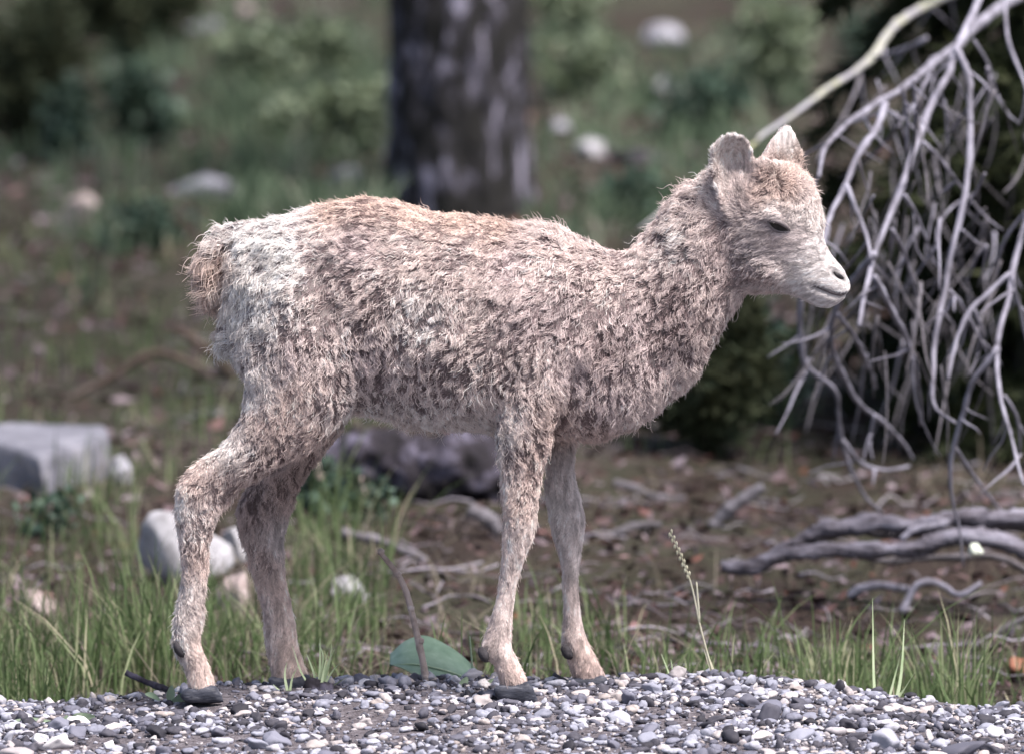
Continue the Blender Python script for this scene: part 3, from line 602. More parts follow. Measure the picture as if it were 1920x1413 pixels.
# stray hairs
st = (fr.random(NS) < .035*(.1 + long_)) & ~cut; curv[st] = P0[st][:, None] + (own[st] - P0[st][:, None])*fr.uniform(.9, 1.45, st.sum())[:, None, None] + N0[st][:, None]*(L[st]*fr.uniform(.1, .55, st.sum()))[:, None, None]*t**1.5
def streak(f, o, st_): return field(P0, WD, f, o, st_)
sk = np.clip(1 + .60*streak(260., 3., .80)*(1-.6*long_) + .16*streak(120., 8., .7), .45, 1.4)
colr = CV[:, 4:7]*(cl[near]*sk)[:, None]*np.clip(fr.normal(1, .13, NS), .6, 1.3)[:, None]
hc = bpy.data.hair_curves.new('fur'); hc.add_curves([K]*NS)
hc.attributes['position'].data.foreach_set('vector', curv.astype(np.float32).ravel())
ra = hc.attributes.get('radius') or hc.attributes.new('radius', 'FLOAT', 'POINT')
base_r = np.interp(L, [.002, .006, .014, .024], [.00016, .00024, .00034, .00036])
rad = base_r[:, None]*np.array([1, 1, .95, .85, .7, .48, .18])[None]
rad = np.where(over, .00003, rad)
ra.data.foreach_set('value', rad.astype(np.float32).ravel())
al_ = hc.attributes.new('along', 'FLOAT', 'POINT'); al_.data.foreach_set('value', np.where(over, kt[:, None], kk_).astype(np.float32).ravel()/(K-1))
sa_ = hc.attributes.new('shortness', 'FLOAT', 'CURVE'); sa_.data.foreach_set('value', ((1-long_)*.85).astype(np.float32))
aa = hc.attributes.new('coat', 'FLOAT_COLOR', 'CURVE')
aa.data.foreach_set('color', np.hstack([np.clip(colr, 0, .9), np.ones((NS, 1))]).astype(np.float32).ravel())
hc.materials.append(coat_mat('lamb_fur', True))
fur = obj('fur', hc, None, lamb); tag(fur, kind='stuff')

# ---- nostrils and lip line
M['nose'] = noise_mat('nose_skin', [(.3, (.010, .009, .010)), (.7, (.035, .030, .032))], 200, 3, .45, .2)
M['lip'] = noise_mat('lip_skin', [(.3, (.035, .030, .034)), (.7, (.10, .085, .09))], 200, 3, .7, .2)
for line, nm_, rad_, mt_ in ((nostril, 'nostril', [.0012, .0030, .0032, .0014], 'nose'), (mouth, 'lip_line', [.0004, .0009, .0013, .0012, .0005], 'lip')):
    for L_ in (line, [mirror_head(p) for p in line]):
        pts = []
        for p in L_:
            h_ = bvh.find_nearest(p); pts.append(h_[0] + h_[1]*(.0004 if nm_ == 'lip_line' else -.0006))
        if len(pts) > 2: obj(nm_, new_mesh(nm_, *tube(pts, rad_, 8, 0, 4)), M[mt_], lamb)

# ---- eyes
def make_eye(p, n, side):
    n = Vector(n).normalized(); ax = Vector((.92, 0, -.38)); ax = (ax - n*ax.dot(n)).normalized(); up = n.cross(ax) if n.cross(ax).z > 0 else ax.cross(n)
    def L(a, b, c): return Vector(p) + ax*a + up*b + n*c
    V, F = [], []; nu, nvv = 20, 8
    for j in range(nvv+1):
        for i in range(nu):
            a = 2*math.pi*i/nu; r = j/nvv; x = math.cos(a)*r; y = math.sin(a)*r
            hh = (1-abs(math.cos(a))**3*.55)
            V.append(L(x*.0120, y*.0050*hh, .0018*math.sqrt(max(0, 1-r*r)) - .0012*(r == 1)))
    for j in range(nvv):
        for i in range(nu): F.append((j*nu+i, j*nu+(i+1) % nu, (j+1)*nu+(i+1) % nu, (j+1)*nu+i))
    e = obj('eye', new_mesh('eye', V, F), M['eye'], lamb)
    up_l = tube([L(-.0135, .0005, 0), L(-.006, .0047, .0022), L(.002, .0050, .0026), L(.009, .0026, .0018), L(.0132, -.0010, 0)], [.0008, .0022, .0025, .0018, .0008], 8, 0, 4)
    lo_l = tube([L(-.0132, .0002, 0), L(-.005, -.0046, .0008), L(.003, -.0050, .0010), L(.010, -.0030, .0010), L(.0132, -.0012, 0)], [.0007, .0013, .0014, .0010, .0007], 8, 0, 4)
    for g in (up_l, lo_l):
        o = obj('eyelid', new_mesh('eyelid', *g), M['lid'], e); o.matrix_parent_inverse = Matrix.Identity(4)
make_eye(eh, en, 1)
nf = np.array(Rz).T @ np.array(en); nf[1] *= -1; nf = Vector(np.array(Rz) @ nf)
_h = bvh.find_nearest(eye_far); make_eye(_h[0], nf, -1)

# ---- hooves and dewclaws
def claw(secs, Y, hd):
    return sections_loft([(a, b, hd*f, Y) for a, b, f in secs], 0, 14, 3, 2.6)
def hoof(secs, Y):
    for k, s in enumerate((-1, 1)):
        o = obj('hoof', new_mesh('hoof', *claw(secs, Y + s*.0098, .0092)), M['hoof'], lamb)
hoof([((338, 1303), (345, 1312), .6), ((345, 1292), (352, 1316), .95), ((365, 1288), (372, 1317), 1), ((388, 1284), (395, 1317), 1), ((405, 1286), (410, 1317), .8), ((416, 1304), (419, 1315), .35)], Yn)
hoof([((926, 1290), (930, 1305), .6), ((934, 1284), (938, 1314), .95), ((955, 1281), (960, 1320), 1), ((978, 1279), (984, 1322), 1), ((994, 1278), (998, 1322), .8), ((1007, 1308), (1009, 1320), .35)], -.056)
hoof([((503, 1272), (506, 1282), .6), ((510, 1268), (514, 1292), .95), ((535, 1268), (540, 1296), 1), ((560, 1266), (566, 1297), 1), ((578, 1264), (584, 1297), .8), ((592, 1284), (596, 1296), .35)], Yf)
hoof([((1062, 1276), (1065, 1284), .6), ((1070, 1272), (1074, 1292), .95), ((1090, 1268), (1096, 1296), 1), ((1115, 1266), (1122, 1297), 1), ((1132, 1266), (1138, 1297), .8), ((1146, 1282), (1150, 1296), .35)], .056)
def dewclaw(px, py, Y, s):
    c = at(px, py, Y); V, F = lumpy(2, int(px), .12, 1.2, 2)
    V = V*np.array([.0058, .0050, .0094]); a = R(-28); rot = np.array([[math.cos(a), 0, math.sin(a)], [0, 1, 0], [-math.sin(a), 0, math.cos(a)]])
    V = V @ rot.T + np.array(c); obj('dewclaw', np_mesh('dewclaw', V, F), M['dewclaw'], lamb)
dewclaw(336, 1216, Yn-.0140, 1); dewclaw(336, 1216, Yn+.0125, 1)
dewclaw(907, 1226, -.0705, 1); dewclaw(910, 1226, -.0435, 1)
dewclaw(1063, 1222, .0415, 1); dewclaw(1064, 1220, .0685, 1)
dewclaw(512, 1232, .073, 1)

# ---------------------------------------------------------------- boulder and stones
def stone(px, py, wpx, hpx, mat, label, cat='stone', seed=0, Y=None, flat=None, depth=1.0, sink=.3, facets=9, group=None, sub=3, name='stone'):
    """px,py: centre of what shows; wpx,hpx its size in the photo"""
    if Y is None:
        g = ground_at(px, py + hpx*.5); Y = g.y
    sc = pxscale(Y); c = at(px, py, Y)
    V, F = lumpy(sub+1, seed+100, .26, 1.1, facets+4)
    V = V*np.array([1 + .05*noise.noise(Vector(v)*4.5) + .035*noise.noise(Vector(v)*11) for v in V])[:, None]
    V = V*np.array([wpx*sc/2, wpx*sc/2*depth, hpx*sc/2*(1+sink)]); V[:, 2] -= hpx*sc/2*sink
    o = obj(name, np_mesh(name, V, F), mat); o.location = c
    gz = height(c.x, c.y); bot = c.z + V[:, 2].min()
    if bot > gz - .01: o.location.z -= bot - gz + .012
    return tag(o, label, cat, group)
# big block on the left
Yb = ground_at(90, 925).y
bs = pxscale(Yb)
top = [(-60, 800), (20, 788), (110, 787), (178, 793), (182, 812), (120, 836), (78, 850), (-10, 828), (-70, 815)]
cT = at(60, 846, Yb)
TV = []
for (x, y) in top:                                        # the flat top, laid back in depth
    p = at(x, 815, Yb); TV.append([p.x, Yb + (850 - y)*bs*6.6, cT.z + (nz(x*.1, y*.1))*.006 + .001*(820-y)*.15])
bm = bmesh.new(); up_ = [bm.verts.new(v) for v in TV]; dn_ = [bm.verts.new((v[0]*1.0 + .012*math.copysign(1, v[0]-cT.x), v[1] - .01, height(v[0], v[1]) - .05)) for v in TV]
bm.faces.new(up_); n_ = len(up_)
for i in range(n_): bm.faces.new((up_[i], dn_[i], dn_[(i+1) % n_], up_[(i+1) % n_]))
bm.faces.new(dn_[::-1]); bmesh.ops.recalc_face_normals(bm, faces=bm.faces)
bmesh.ops.bevel(bm, geom=bm.edges[:], offset=.012, segments=3, affect='EDGES', profile=.6)
bmesh.ops.triangulate(bm, faces=bm.faces); bmesh.ops.subdivide_edges(bm, edges=bm.edges[:], cuts=2, use_grid_fill=True)
for v in bm.verts: v.co += Vector((nz(v.co.x*14, v.co.y*14, v.co.z*14), nz(v.co.x*13+5, v.co.y*13, v.co.z*13), nz(v.co.x*15, v.co.y*15+7, v.co.z*15)))*.006
me = bpy.data.meshes.new('boulder'); bm.to_mesh(me); bm.free(); me.polygons.foreach_set('use_smooth', [True]*len(me.polygons))
tag(obj('boulder', me, M['boulder']), 'flat topped grey boulder with shadowed sides standing in the grass', 'boulder')

stone(228, 876, 58, 66, M['stone'], 'small upright grey stone beside the flat topped boulder', seed=1)
stone(340, 1025, 185, 150, M['stone_pale'], 'large whitish rock half hidden behind the raised hock of the hind leg', seed=2, depth=.8, facets=16)
stone(445, 1010, 100, 90, M['stone_pale'], 'whitish rock between the lamb\'s two hind legs', seed=3, depth=.8)
stone(440, 1120, 95, 120, M['stone_pink'], 'long pale pinkish rock low between the two hind legs', seed=4, depth=.7)
stone(655, 1098, 88, 66, M['stone_pale'], 'pale angular stone in the grass in front of the far hind leg', seed=5)
stone(72, 1130, 70, 70, M['stone_pink'], 'pinkish stone low in the tall grass below the boulder', seed=6)
stone(385, 348, 150, 46, M['stone'], 'long low lavender grey stone far behind the lamb\'s rump', seed=7, depth=.5)
stone(650, 332, 85, 40, M['stone'], 'grey stone lying against the foot of the dark pine trunk', seed=8, depth=.6)
stone(150, 392, 75, 62, M['stone_pink'], 'brownish pink stone among dark low bushes behind the tail', seed=9)
stone(1245, 160, 62, 40, M['stone_pale'], 'whitest small stone on the far slope right of the trunk', seed=10)
stone(1105, 275, 62, 38, M['stone_pale'], 'pale lavender stone lying on the bare patch close right of the trunk', seed=11)
stone(1045, 125, 85, 32, M['stone'], 'flat grey stone in pale grass close beside the pine trunk', seed=12)
stone(1245, 62, 100, 48, M['stone'], 'broad pale grey stone highest on the far slope', seed=13)
stone(1052, 234, 50, 34, M['stone'], 'small dull grey stone on brown litter just right of trunk', seed=14)
stone(1445, 28, 40, 34, M['stone'], 'small grey stone on dark ground near the lichen covered branch', seed=15)
stone(1482, 1276, 58, 46, M['stone_pink'], 'pale pinkish stone behind the gravel edge in short grass', seed=16, facets=6)
stone(1530, 1290, 66, 44, M['stone_pale'], 'whitish stone nestled against a pinkish stone behind the gravel edge', seed=17, facets=6)
stone(1905, 1236, 60, 44, noise_mat('rusty_stone', [(.3, (.12, .045, .03)), (.6, (.26, .12, .08)), (.8, (.4, .25, .2))], 20, 6, .9, .4), 'rusty brown stone in the litter below the fallen branches', seed=18)
stone(1790, 1285, 40, 56, M['stone'], 'small grey stone behind the grass blades at the bank', seed=19)
stone(460, 12, 40, 30, M['stone_pink'], 'small pinkish stone far off on dark ground left of trunk', seed=20)
stone(385, 48, 80, 30, M['stone'], 'dull grey stone far off beyond the teal bushes', seed=21, depth=.5)

# ---------------------------------------------------------------- trees
def needle_cloud(axes, n_per, nl, nw, seed, droop=.2):
    """axes: list of polylines (k,3). needles as thin triangles round the lines"""
    r = np.random.default_rng(seed); Vv, Ff, Rr = [], [], []; off = 0
    for A in axes:
        A = np.asarray(A, float); n = n_per; s = r.random(n)*(len(A)-1); i = np.minimum(s.astype(int), len(A)-2); f = (s-i)[:, None]
        p = A[i]*(1-f) + A[i+1]*f; tdir = A[i+1]-A[i]; tdir /= np.linalg.norm(tdir, axis=1)[:, None] + 1e-9
        rd = r.normal(size=(n, 3)); rd /= np.linalg.norm(rd, axis=1)[:, None]; d = rd + tdir*.8; d[:, 2] -= droop; d /= np.linalg.norm(d, axis=1)[:, None]
        l = nl*r.uniform(.6, 1.3, n)[:, None]; sd = np.cross(d, r.normal(size=(n, 3))); sd /= np.linalg.norm(sd, axis=1)[:, None] + 1e-9
        V = np.stack([p - sd*nw/2, p + sd*nw/2, p + d*l], 1).reshape(-1, 3)
        Vv.append(V); Ff.append(np.arange(3*n).reshape(-1, 3) + off); off += 3*n
        Rr.append(np.repeat(np.clip(r.random(n)*.6 + r.random()*.4, 0, 1), 3))
    return np.vstack(Vv), np.vstack(Ff), np.concatenate(Rr)
def bough_axes(origin, direction, length, ntw, r, droop=.35):
    """one main stem and side twigs"""
    o = np.array(origin, float); d = np.array(direction, float); d /= np.linalg.norm(d)
    ts = np.linspace(0, 1, 6); main = np.array([o + d*length*x + np.array([0, 0, -droop*length*x*x]) for x in ts]); out = [main]
    for _ in range(ntw):
        x = r.uniform(.15, 1); p = np.array([np.interp(x, ts, main[:, c]) for c in range(3)])
        sdv = np.cross(d, [0, 0, 1])*r.choice([-1, 1]) + d*.7 + np.array([0, 0, r.uniform(-.5, .1)]); sdv /= np.linalg.norm(sdv)
        l = length*.42*(1.1-x)*r.uniform(.6, 1.2) + .05
        out.append(np.array([p + sdv*l*q + np.array([0, 0, -.25*l*q*q]) for q in np.linspace(0, 1, 4)]))
    return out
def trunk_mesh(base, r0, r1, h, lean=(0, 0), flare=.35, seed=0, plates=.0, sides=72, rings=150, vis=2.2):
    zs = np.concatenate([np.linspace(-.15, vis, rings), np.linspace(vis+.15, h, 24)]); V = []; F = []
    for z in zs:
        f = max(0, z)/h; rr = r0*(1-f) + r1*f
        for k in range(sides):
            a = 2*math.pi*k/sides; fl = 1 + flare*math.exp(-max(0, z)/.10)*(1 + .5*math.sin(a*4+seed))
            dx, dy = math.cos(a), math.sin(a)
            pl = 0
            if plates:
                q = Vector((dx*4.2, dy*4.2, z*5.5 + seed)); n = noise.noise(q*1.0)
                m_ = noise.voronoi(Vector((dx*5.0, dy*5.0, z*7 + seed)))[0]; pl = plates*(min(1, (m_[1]-m_[0])*3.2) - .6) + plates*.5*n
            rad_ = rr*fl + pl
            V.append((base[0] + lean[0]*z + dx*rad_, base[1] + lean[1]*z + dy*rad_, base[2] + z))
    n = len(zs)
    for i in range(n-1):
        for k in range(sides): F.append((i*sides+k, i*sides+(k+1) % sides, (i+1)*sides+(k+1) % sides, (i+1)*sides+k))
    F.append(tuple((n-1)*sides+k for k in range(sides)))
    return new_mesh('trunk', V, F)
# the pine
g = ground_at(862, 392, 2); ps = pxscale(g.y)
pine = thing('pine_tree', 'dark pine with scaly lichen flecked trunk rising behind the lamb\'s back', 'tree', tuple(g))
obj('trunk', trunk_mesh(g, 131*ps, .05, 9, (-.004, 0), .06, 2, .012), M['bark'], pine)
rr_ = np.random.default_rng(21); axes = []
for i in range(44):
    z = 2.6 + 6.2*i/44; a = rr_.uniform(0, 6.28); axes += bough_axes((g.x, g.y, g.z+z), (math.cos(a), math.sin(a), .05), 1.9*(1-(z-2.6)/7.5)+.3, 9, rr_)
obj('crown', np_mesh('crown', *needle_cloud(axes, 70, .07, .012, 3)[:2], False), M['needle'], pine)

# the spruce on the right: trunk beyond the frame, low dark boughs added to stand in for the shadow, dead branches hanging before it
Ys = 2.7
sb = Vector((at(2130, 700, Ys).x, Ys, 0)); sb.z = height(sb.x, sb.y)
spruce = thing('spruce_tree', 'dark spruce with a tangle of bare grey dead branches hanging low', 'tree', tuple(sb))
obj('trunk', trunk_mesh(sb, .17, .05, 9, (0, 0), .3, 5, .005, 40, 60), M['bark_dark'], spruce)
axes = []; rr_ = np.random.default_rng(31)
for i in range(190):
    z = rr_.uniform(.12, 1.5); a = rr_.uniform(2.2, 4.4); ln_ = rr_.uniform(.14, .40)
    axes += bough_axes((sb.x + rr_.normal(0, .06), sb.y + rr_.uniform(-.1, .5), sb.z+z), (math.cos(a), math.sin(a)*.7, -.1), ln_, 8, rr_, .6)
for i in range(60):
    z = 2.3 + 6.0*i/60; a = rr_.uniform(0, 6.28); axes += bough_axes((sb.x, sb.y, sb.z+z), (math.cos(a), math.sin(a), 0), 1.5*(1-(z-2.3)/7.5)+.3, 8, rr_, .25)
V_, F_, R_ = needle_cloud(axes, 46, .045, .008, 4)
obj('crown', np_mesh('crown', V_, F_, False, R_), M['needle'], spruce)

def px_path(pts, Y0, Y1):
    n = len(pts); return [at(x, y, Y0 + (Y1-Y0)*i/(n-1)) for i, (x, y) in enumerate(pts)]
def dead_branch(pts, r0, r1, Y0, Y1, mat, seed, name='dead_branch', sub=4):
    P = px_path(pts, Y0+.3, Y1+.3); sc = pxscale((Y0+Y1)/2+.3)
    V, F = tube(P, [r0*sc, (r0*.6+r1*.4)*sc, r1*sc], 8, .15, sub, seed)
    V = [(x + .0022*nz(x*30, z*30, seed), y, z + .0022*nz(x*30+9, z*30, seed)) for x, y, z in V]
    return obj(name, new_mesh(name, V, F), mat, spruce)
DB = [  # points, start radius px, end radius px, depth from, to, lichen
 ([(2130, -150), (1990, -60), (1884, 10), (1825, 50), (1795, 90), (1760, 109), (1726, 139), (1686, 168), (1617, 213), (1582, 238), (1548, 277), (1536, 330)], 17, 6, 2.2, .8, 0),
 ([(2120, -260), (1900, -70), (1760, 0), (1711, 25), (1676, 50), (1650, 84), (1637, 106), (1597, 139), (1557, 163), (1518, 193), (1483, 218), (1429, 257), (1404, 277), (1300, 350), (1195, 430)], 14, 5, 2.4, 1.9, 1),
 ([(1661, 193), (1642, 243), (1617, 277), (1587, 342), (1562, 396), (1546, 446), (1530, 500)], 11, 8, .9, .7, 0),
 ([(1850, -60), (1835, 0), (1812, 54), (1792, 94), (1780, 134), (1751, 188), (1726, 248), (1706, 307), (1681, 376), (1657, 431), (1637, 490), (1622, 550), (1610, 612)], 12, 9.5, 1.2, .62, 0),
 ([(1792, 92), (1813, 134), (1820, 188), (1820, 248), (1818, 307), (1805, 386), (1788, 456), (1773, 535), (1761, 594), (1751, 664), (1749, 726), (1757, 766), (1790, 792)], 10, 7, .95, .7, 0),
 ([(1587, 347), (1607, 396), (1624, 446), (1632, 485)], 7.5, 6, .75, .68, 0),
 ([(1731, 267), (1761, 297), (1795, 342), (1812, 366)], 6, 3.5, .8, .95, 0),
 ([(1696, 366), (1721, 411), (1741, 461), (1752, 500)], 6, 3, .72, .9, 0),
 ([(1671, 431), (1691, 466), (1711, 525), (1721, 570)], 6.5, 3.5, .7, .85, 0),
 ([(1638, 520), (1667, 574), (1696, 629), (1717, 690), (1723, 740), (1727, 795)], 9, 6, .66, .9, 0),
 ([(1990, 250), (1950, 350), (1919, 431), (1902, 495), (1889, 560), (1874, 624), (1869, 690), (1876, 740), (1888, 790), (1904, 850), (1920, 910)], 10, 5, .9, .6, 0),
 ([(1896, 512), (1852, 552), (1820, 583), (1797, 627), (1785, 675), (1775, 712)], 8, 6, .72, .68, 0),
 ([(1872, 650), (1836, 698), (1817, 734), (1805, 774), (1793, 821), (1783, 869), (1785, 916), (1791, 952), (1799, 996), (1807, 1062)], 9, 4, .65, .72, 0),
 ([(1640, 478), (1600, 525), (1571, 572), (1559, 611), (1563, 659), (1583, 710), (1614, 758), (1654, 790), (1686, 821), (1712, 860)], 9, 7, .7, 1.15, 0),
 ([(1520, 470), (1501, 560), (1499, 619), (1509, 679), (1539, 710), (1567, 734), (1571, 774), (1579, 829), (1595, 877), (1618, 924), (1654, 962)], 8.5, 6, .95, 1.1, 0),
 ([(1578, 825), (1610, 865), (1654, 881), (1705, 872)], 7, 5, 1.05, 1.2, 0),
 ([(1572, 590), (1610, 647), (1630, 690), (1642, 726)], 7, 5, .75, 1.0, 0),
 ([(1640, 776), (1634, 810), (1629, 843)], 5, 4, .95, .98, 0),
 ([(1789, 835), (1820, 885), (1852, 924), (1882, 960)], 7, 4, .72, 1.0, 0),
 ([(1897, 520), (1912, 579), (1924, 640), (1935, 700)], 6, 4, .7, .75, 0),
 ([(1826, 580), (1840, 619), (1836, 650), (1826, 700)], 5, 4, .75, .8, 0),
 ([(1884, 740), (1905, 775), (1912, 810), (1912, 850)], 5, 4, .7, .75, 0),
 ([(1884, 5), (1894, 89), (1919, 150), (1940, 220)], 6, 4, 1.2, 1.0, 0),
 ([(1826, 75), (1855, 124), (1867, 170), (1869, 178)], 5, 3.5, 1.1, 1.15, 0),
 ([(1935, 380), (1914, 406), (1879, 461), (1870, 525)], 5.5, 4, .9, .95, 0),
 ([(1737, 72), (1690, 95), (1640, 108)], 6, 5, 1.9, 2.0, 0),
 ([(1692, 165), (1700, 220), (1698, 300)], 5, 4, .85, .9, 0),
 ([(1710, 150), (1718, 200), (1716, 240), (1726, 300)], 4.5, 3.5, .85, .95, 0),
 ([(1690, 225), (1660, 205), (1640, 215), (1600, 230)], 5, 4, .9, 1.0, 0),
 ([(1745, 130), (1760, 160), (1790, 250)], 4, 3, 1.0, 1.1, 0),
 ([(1757, 455), (1760, 420), (1795, 380), (1830, 360)], 4, 3, 1.0, 1.2, 0),
 ([(1805, 430), (1830, 455), (1852, 462)], 4.5, 3, .8, .9, 0),
 ([(1780, 545), (1800, 565), (1812, 590)], 5, 4, .75, .8, 0),
]
for i, (pts, r0, r1, Y0, Y1, li) in enumerate(DB):
    dead_branch(pts, r0*.68, r1*.46, Y0, Y1, M['lichen'] if li else M['dead'], i)
    rs_ = random.Random(300+i); ln_ = len(pts)
    for _ in range(max(2, ln_//2)):                        # fine side shoots
        k_ = rs_.randrange(0, ln_-1); f_ = rs_.random(); x0 = pts[k_][0]*(1-f_)+pts[k_+1][0]*f_; y0 = pts[k_][1]*(1-f_)+pts[k_+1][1]*f_
        if not (1440 < x0 < 1960 and -20 < y0 < 880): continue
        Yq = Y0 + (Y1-Y0)*(k_+f_)/(ln_-1); a_ = R(rs_.choice((50, 130, 75, 105)) + rs_.gauss(0, 12)); l_ = rs_.uniform(30, 110); q_ = [(x0, y0)]
        for _k in range(3): a_ += R(rs_.gauss(0, 9)); q_.append((q_[-1][0]+math.cos(a_)*l_/3, q_[-1][1]+math.sin(a_)*l_/3))
        dead_branch(q_, rs_.uniform(2.0, 3.4), .8, Yq, Yq + rs_.uniform(-.06, .10), M['dead'], 400+i, 'dead_twig', 2)
rb = random.Random(77)
for i in range(120):                                       # the thinner tangle behind
    x = rb.triangular(1490, 1960, 1760); y = rb.uniform(120, 700) if x > 1600 else rb.uniform(420, 700)
    Y = rb.uniform(.7, 2.0); a = R(rb.choice((72, 112, 98)) + rb.gauss(0, 13)); l = rb.uniform(80, 230); pts = [(x, y)]; bend = rb.gauss(0, 6)
    for k in range(4):
        a += R(bend + rb.gauss(0, 4)); pts.append((pts[-1][0] + math.cos(a)*l/4, min(890, pts[-1][1] + math.sin(a)*l/4)))
    r_ = rb.uniform(1.8, 3.8); dead_branch(pts, r_, r_*.35, Y, Y + rb.uniform(-.15, .2), M['dead_dull'] if rb.random() < .8 else M['dead'], 200+i, 'dead_twig', 2)

# fallen branches on the ground at the right
def ground_branch(pts, r0, r1, Y, mat, name, label, cat='branch', group=None, parent=None, seed=0, dY=0.0, sd_=10, big=0.0):
    P = [at(x, y, Y + dY*i/(len(pts)-1)) for i, (x, y) in enumerate(pts)]; sc = pxscale(Y)
    V, F = tube(P, [r0*sc, (r0+r1)/2*sc*1.1, r1*sc], sd_, .07 if sd_ == 10 else .02, 10, seed)
    V = np.array(V); nr = len(V)//sd_; Pm = V[:nr*sd_].reshape(nr, sd_, 3); cen = Pm.mean(1, keepdims=True)
    f_ = np.array([1 + .34*nz(p[0]*38, p[1]*38, p[2]*38 + seed) + .34*nz(p[0]*45, p[1]*150, p[2]*150) + big*(nz(p[0]*12, p[1]*12, p[2]*12+4) + abs(nz(p[0]*9, p[1]*30, p[2]*30))) for p in V[:nr*sd_]]).reshape(nr, sd_, 1)
    V[:nr*sd_] = (cen + (Pm-cen)*f_).reshape(-1, 3)
    V = [(x, y + .004*nz(x*14, z*14, 3), z + .006*nz(x*18, y*18, seed)) for x, y, z in V]
    o = obj(name, new_mesh(name, V, F), mat, parent)
    if parent is None: tag(o, label, cat, group)
    return o
Yg = 1.25
M['fallen'] = noise_mat('splintered_grey_deadwood', [(.30, (.035, .030, .034)), (.46, (.11, .10, .12)), (.60, (.22, .21, .255)), (.75, (.36, .35, .41))], 55, 8, .95, 1.0, 160, (.22, 1, 1), dist=.006)
fb = thing('fallen_branch', 'pale forked dead branch lying flat on the ground under the hanging twigs', 'branch', tuple(at(1370, 1075, Yg)))
ground_branch([(1352, 1062), (1400, 1062), (1452, 1046), (1500, 1020), (1535, 995), (1590, 982), (1660, 979), (1720, 983), (1770, 972), (1840, 968), (1920, 966), (2050, 990)], 14, 17, Yg, M['fallen'], 'limb', '', parent=fb, seed=1)
ground_branch([(1478, 1040), (1520, 1032), (1562, 1024), (1600, 1030), (1650, 1032), (1700, 1030), (1735, 1022), (1775, 1008), (1825, 1003), (1880, 1014), (1940, 1036), (2030, 1075)], 13, 17, Yg-.05, M['fallen'], 'limb', '', parent=fb, seed=2)
ground_branch([(1420, 1060), (1480, 1046), (1540, 1012), (1600, 1000), (1680, 1002), (1760, 996), (1850, 984), (1960, 990)], 4, 9, Yg+.02, M['dead_dull'], 'limb', '', parent=fb, seed=4)
ground_branch([(1600, 1045), (1660, 1052), (1730, 1046), (1800, 1040), (1880, 1050), (1960, 1080)], 4, 8, Yg-.02, M['dead_dull'], 'limb', '', parent=fb, seed=5)
ground_branch([(1690, 1015), (1715, 995), (1750, 985), (1780, 978)], 6, 7, Yg-.03, M['dead'], 'limb', '', parent=fb, seed=3)
stone(1828, 1027, 30, 24, noise_mat('pale_green_lump', [(.3, (.5, .55, .45)), (.7, (.72, .76, .66))], 40, 4, .6, .2), 'tiny pale greenish white lump resting against the lower fallen limb', cat='stone', seed=33, Y=Yg-.10, facets=2)
o_ = bpy.data.objects['stone.' + '%03d' % (len([o for o in bpy.data.objects if o.name.startswith('stone')])-1)]
o_.location = at(1828, 1027, Yg-.09); o_.scale = (1, 1, .8)
LOGS = [([(1335, 985), (1365, 955), (1400, 930), (1432, 912)], 12, 10, 1.75, 'dead_dull', 'short grey stick propped up at an angle left of the fallen branch'),
        ([(1150, 905), (1190, 915), (1240, 930), (1285, 935)], 8, 7, 1.8, 'dead_dull', 'dull grey stick sloping down behind the lamb\'s chest'),
        ([(1590, 1120), (1620, 1105), (1660, 1098), (1710, 1104)], 8, 6, .95, 'dead', 'curved grey twig in litter just below the fallen branch'),
        ([(1690, 1150), (1720, 1100), (1760, 1092), (1800, 1110), (1840, 1090)], 7, 5, .9, 'dead', 'looping grey twig lying in the litter below the fallen branch'),
        ([(1860, 1190), (1890, 1170), (1940, 1150)], 7, 6, .85, 'dead_dull', 'straight dull twig lying beyond the grass near a rusty stone'),
        ([(640, 995), (700, 1010), (760, 1030), (800, 1052)], 10, 8, 1.5, 'dead_dull', 'arched dull stick between the lamb\'s hind and fore legs'),
        ([(880, 955), (915, 975), (935, 1000)], 15, 12, 1.65, 'dead_dull', 'stubby lavender grey piece of wood behind the near foreleg'),
        ([(1150, 1000), (1190, 990), (1240, 985)], 9, 7, 1.5, 'dead_dull', 'thin grey stick lying on litter to the right of the far foreleg'),
        ([(130, 745), (220, 700), (300, 660), (380, 690)], 8, 6, 3.2, 'twig_dark', 'brownish stick crossing dark ground behind the tail'),
        ([(330, 620), (400, 665), (440, 705)], 9, 7, 3.6, 'twig_dark', 'slanting dull stick behind the pale rump'),
        ([(1140, 292), (1220, 300), (1300, 318)], 12, 10, 5.6, 'darkwood', 'dark rotten log lying on the slope beyond the neck')]
for i, (pts, r0, r1, Y, m_, lab) in enumerate(LOGS):
    gy = ground_at(*max(pts, key=lambda p: p[1])).y - .03
    ground_branch(pts, r0, r1, gy, M[m_], 'stick', lab, 'stick', seed=10+i)
gl = ground_at(780, 962)
ground_branch([(560, 905), (640, 885), (720, 878), (800, 880), (880, 886), (960, 900)], 50, 58, gl.y+.15, M['darkwood'], 'rotten_log', 'thick dark rotting log lying on the ground beneath the lamb\'s belly line', 'log', seed=40, sd_=36, big=.45)

